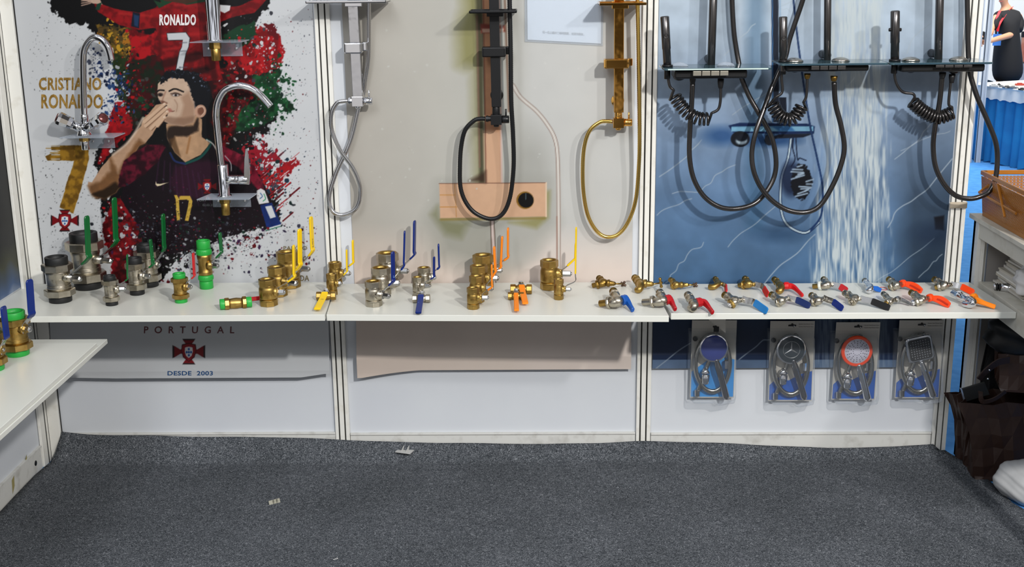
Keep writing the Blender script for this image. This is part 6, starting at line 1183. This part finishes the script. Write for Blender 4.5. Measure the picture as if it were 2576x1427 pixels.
# person standing behind the table: continuous skinned body, clothes as children
def skin(T, name, verts, edges, m, parent=None, sub=2):
    me = bpy.data.meshes.new(name); me.from_pydata([tuple(Vector(v[0])-T.loc) for v in verts], edges, []); o = bpy.data.objects.new(name, me); C.objects.link(o); o.parent = parent or T.o; me.materials.append(m)
    o.modifiers.new('skin', 'SKIN').use_smooth_shade = True; me.skin_vertices if len(me.skin_vertices) else None
    if not me.skin_vertices:
        bm_ = None
        import bmesh
        bm = bmesh.new(); bm.from_mesh(me); bm.verts.layers.skin.verify(); bm.to_mesh(me); bm.free()
    for i, v in enumerate(verts):
        sv = me.skin_vertices[0].data[i]; sv.radius = v[1] if isinstance(v[1], tuple) else (v[1], v[1])
        sv.use_root = (i == 0)
    if sub: s_ = o.modifiers.new('sub', 'SUBSURF'); s_.levels = sub; s_.render_levels = sub
    return o
SKIN = mat('skin', (206, 152, 118), .5); BT = mat('black_tee', (22, 22, 24), .8); HAIR = mat('black_hair', (22, 20, 20), .6); LANY = mat('red_lanyard', (196, 30, 40), .5)
kq = ray(2533, 215); tq = (6.75-CAM[1])/kq[1]; Q = Vector(CAM+kq*tq); s = FPX/tq    # px per metre at the person
def PP(u, v, o=0.): k = ray(u, v); t = (6.75-o-CAM[1])/k[1]; return Vector(CAM+k*t)
base = Vector((Q.x, 6.75, 0)); T = Thing('person', 'person in black t-shirt with a red lanyard and blue badge, holding something behind the table', 'person', base)
px = 1/s*1.0
hd = PP(2524, -12); nk = PP(2529, 14, -.01); ch = PP(2533, 36); sl = PP(2502, 44, .04); sr = PP(2566, 40, -.05); wa = PP(2534, 110); hp = PP(2535, 190); 
el_ = PP(2535, 82, .12); wr_ = PP(2494, 102, .30); hn_ = PP(2470, 108, .34)
ell = PP(2492, 84, .12); wrl = PP(2474, 98, .30)
foot = lambda x: Vector((x, 6.75, .03))
vb = [(hp, 20*px), (wa, (20*px, 16*px)), (ch, (20*px, 14*px)), (nk, 9*px), (PP(2525, 5), 9.5*px), (hd, 15*px), (PP(2523, -26), 14*px), (PP(2515, 40, .02), 8*px), (sl, 7*px), (ell, 7.5*px), (wrl, 6*px), (PP(2552, 38, -.03), 8*px), (sr, 8*px), (PP(2556, 84, .04), 9*px), (wr_, 6*px), (hn_, 6.5*px),
      (Vector((hp.x-.07, hp.y, hp.z-.1)), 13*px), (Vector((hp.x-.07, hp.y-.01, hp.z*.5)), 9*px), (Vector((hp.x-.08, hp.y, .07)), 6*px), (Vector((hp.x-.08, hp.y-.12, .03)), 5*px), (Vector((hp.x+.07, hp.y, hp.z-.1)), 13*px), (Vector((hp.x+.07, hp.y-.01, hp.z*.5)), 9*px), (Vector((hp.x+.08, hp.y, .07)), 6*px), (Vector((hp.x+.08, hp.y-.12, .03)), 5*px)]
eb = [(0, 1), (1, 2), (2, 3), (3, 4), (4, 5), (5, 6), (2, 7), (7, 8), (8, 9), (9, 10), (2, 11), (11, 12), (12, 13), (13, 14), (14, 15), (0, 16), (16, 17), (17, 18), (18, 19), (0, 20), (20, 21), (21, 22), (22, 23)]
body = skin(T, 'body', vb, eb, SKIN)
vt = [(PP(2536, 215), 40*px), (PP(2534, 160), 40*px), (wa, (40*px, 32*px)), (PP(2534, 66), (38*px, 28*px)), (PP(2532, 40), (30*px, 22*px)), (PP(2530, 25), (15*px, 13*px)), (PP(2512, 44, .02), 16*px), (PP(2503, 56, .05), 14*px), (PP(2499, 76, .09), 12*px), (PP(2553, 42, -.03), 17*px), (PP(2563, 56, -.02), 16*px), (PP(2559, 80, .05), 14*px)]
sh = skin(T, 't_shirt', vt, [(0, 1), (1, 2), (2, 3), (3, 4), (4, 5), (4, 6), (6, 7), (7, 8), (4, 9), (9, 10), (10, 11)], BT, body)
hp2 = [(hp, 36*px)]+[(Vector((hp.x+sx_*.08, hp.y, hp.z-.12)), 24*px) for sx_ in (-1, 1)]+[(Vector((hp.x+sx_*.08, hp.y, hp.z*.5)), 18*px) for sx_ in (-1, 1)]+[(Vector((hp.x+sx_*.08, hp.y, .09)), 9*px) for sx_ in (-1, 1)]
skin(T, 'trousers', hp2, [(0, 1), (0, 2), (1, 3), (2, 4), (3, 5), (4, 6)], BT, body)
mb = MB().sphere(PP(2524, -24, -.02), 17*px, 24, 14, (1, 1.05, .9)); T.part('hair', mb, HAIR, body)
fc = MB(); n0 = PP(2519, -6, .045+15*px*.2); fc.lathe(PP(2520, -10, 14*px), (n0-PP(2520, -10, 14*px)).normalized()+FR*.6-UP*.3, [(0, .013), (.012, .010), (.02, .003)], 10); T.part('nose', fc, SKIN, body)
T.part('eye', MB().sphere(PP(2514, -17, 14.2*px), .008, 10, 6).sphere(PP(2526, -17, 14.2*px), .008, 10, 6), BLKP, body); T.part('mouth', MB().ribbon([PP(2513, 3, 14.4*px), PP(2518, 4, 15*px), PP(2524, 3, 14.4*px)], UP, .008, .004), mat('lips', (160, 90, 80), .5), body); T.part('ear', MB().sphere(PP(2540, -10, 0), .022, 12, 8, (.4, .7, 1)), SKIN, body)
ln = MB(); f_ = 18*px
ln.ribbon(smooth([PP(2516, 27, 9*px), PP(2508, 44, f_+.01), PP(2508, 60, f_+.03), PP(2510, 79, f_+.035)], 6), RT, .020, .003); ln.ribbon(smooth([PP(2548, 17, 5*px), PP(2537, 27, 13*px), PP(2526, 42, f_+.012), PP(2514, 62, f_+.035), PP(2510, 79, f_+.037)], 6), RT+UP*.8, .018, .003)
l_ = T.part('lanyard', ln, LANY, body); b0 = PP(2508, 104, f_+.06); T.part('name_badge', MB().box((b0.x-.034, b0.y, b0.z-.035), (b0.x+.034, b0.y+.004, b0.z+.06)).cyl(PP(2510, 80, f_+.045), b0+UP*.06, .004, 8), mat('badge_blue', (60, 120, 200), .3), l_)
# fingers of the visible hand
for i, (dx, dz, L) in enumerate(((-.02, .028, .05), (-.026, .012, .06), (-.026, -.004, .058), (-.020, -.020, .048))):
    p = hn_+Vector((dx, -.01, dz)); T.part('finger', MB().tube(smooth([p+RT*.02, p-RT*.01, p+Vector((-L*.6, -.012, -.006)), p+Vector((-L*.9, -.004, -.026))], 5), [.010]*15+[.008], 10), SKIN, body)
T.part('thumb', MB().tube(smooth([hn_+Vector((.0, -.01, .02)), hn_+Vector((-.01, -.03, .05)), hn_+Vector((-.03, -.03, .065))], 5), .011, 10), SKIN, body)
hb = PP(2470, 88, .36); single('handheld_gadget', MB().box((-.05, -.02, -.03), (.05, .02, .03), Matrix.Rotation(.3, 3, 'Y'), hb), BLKP, 'black hand-held device in the hands of the person behind the table', 'device', bevel=.006, loc=tuple(hb))
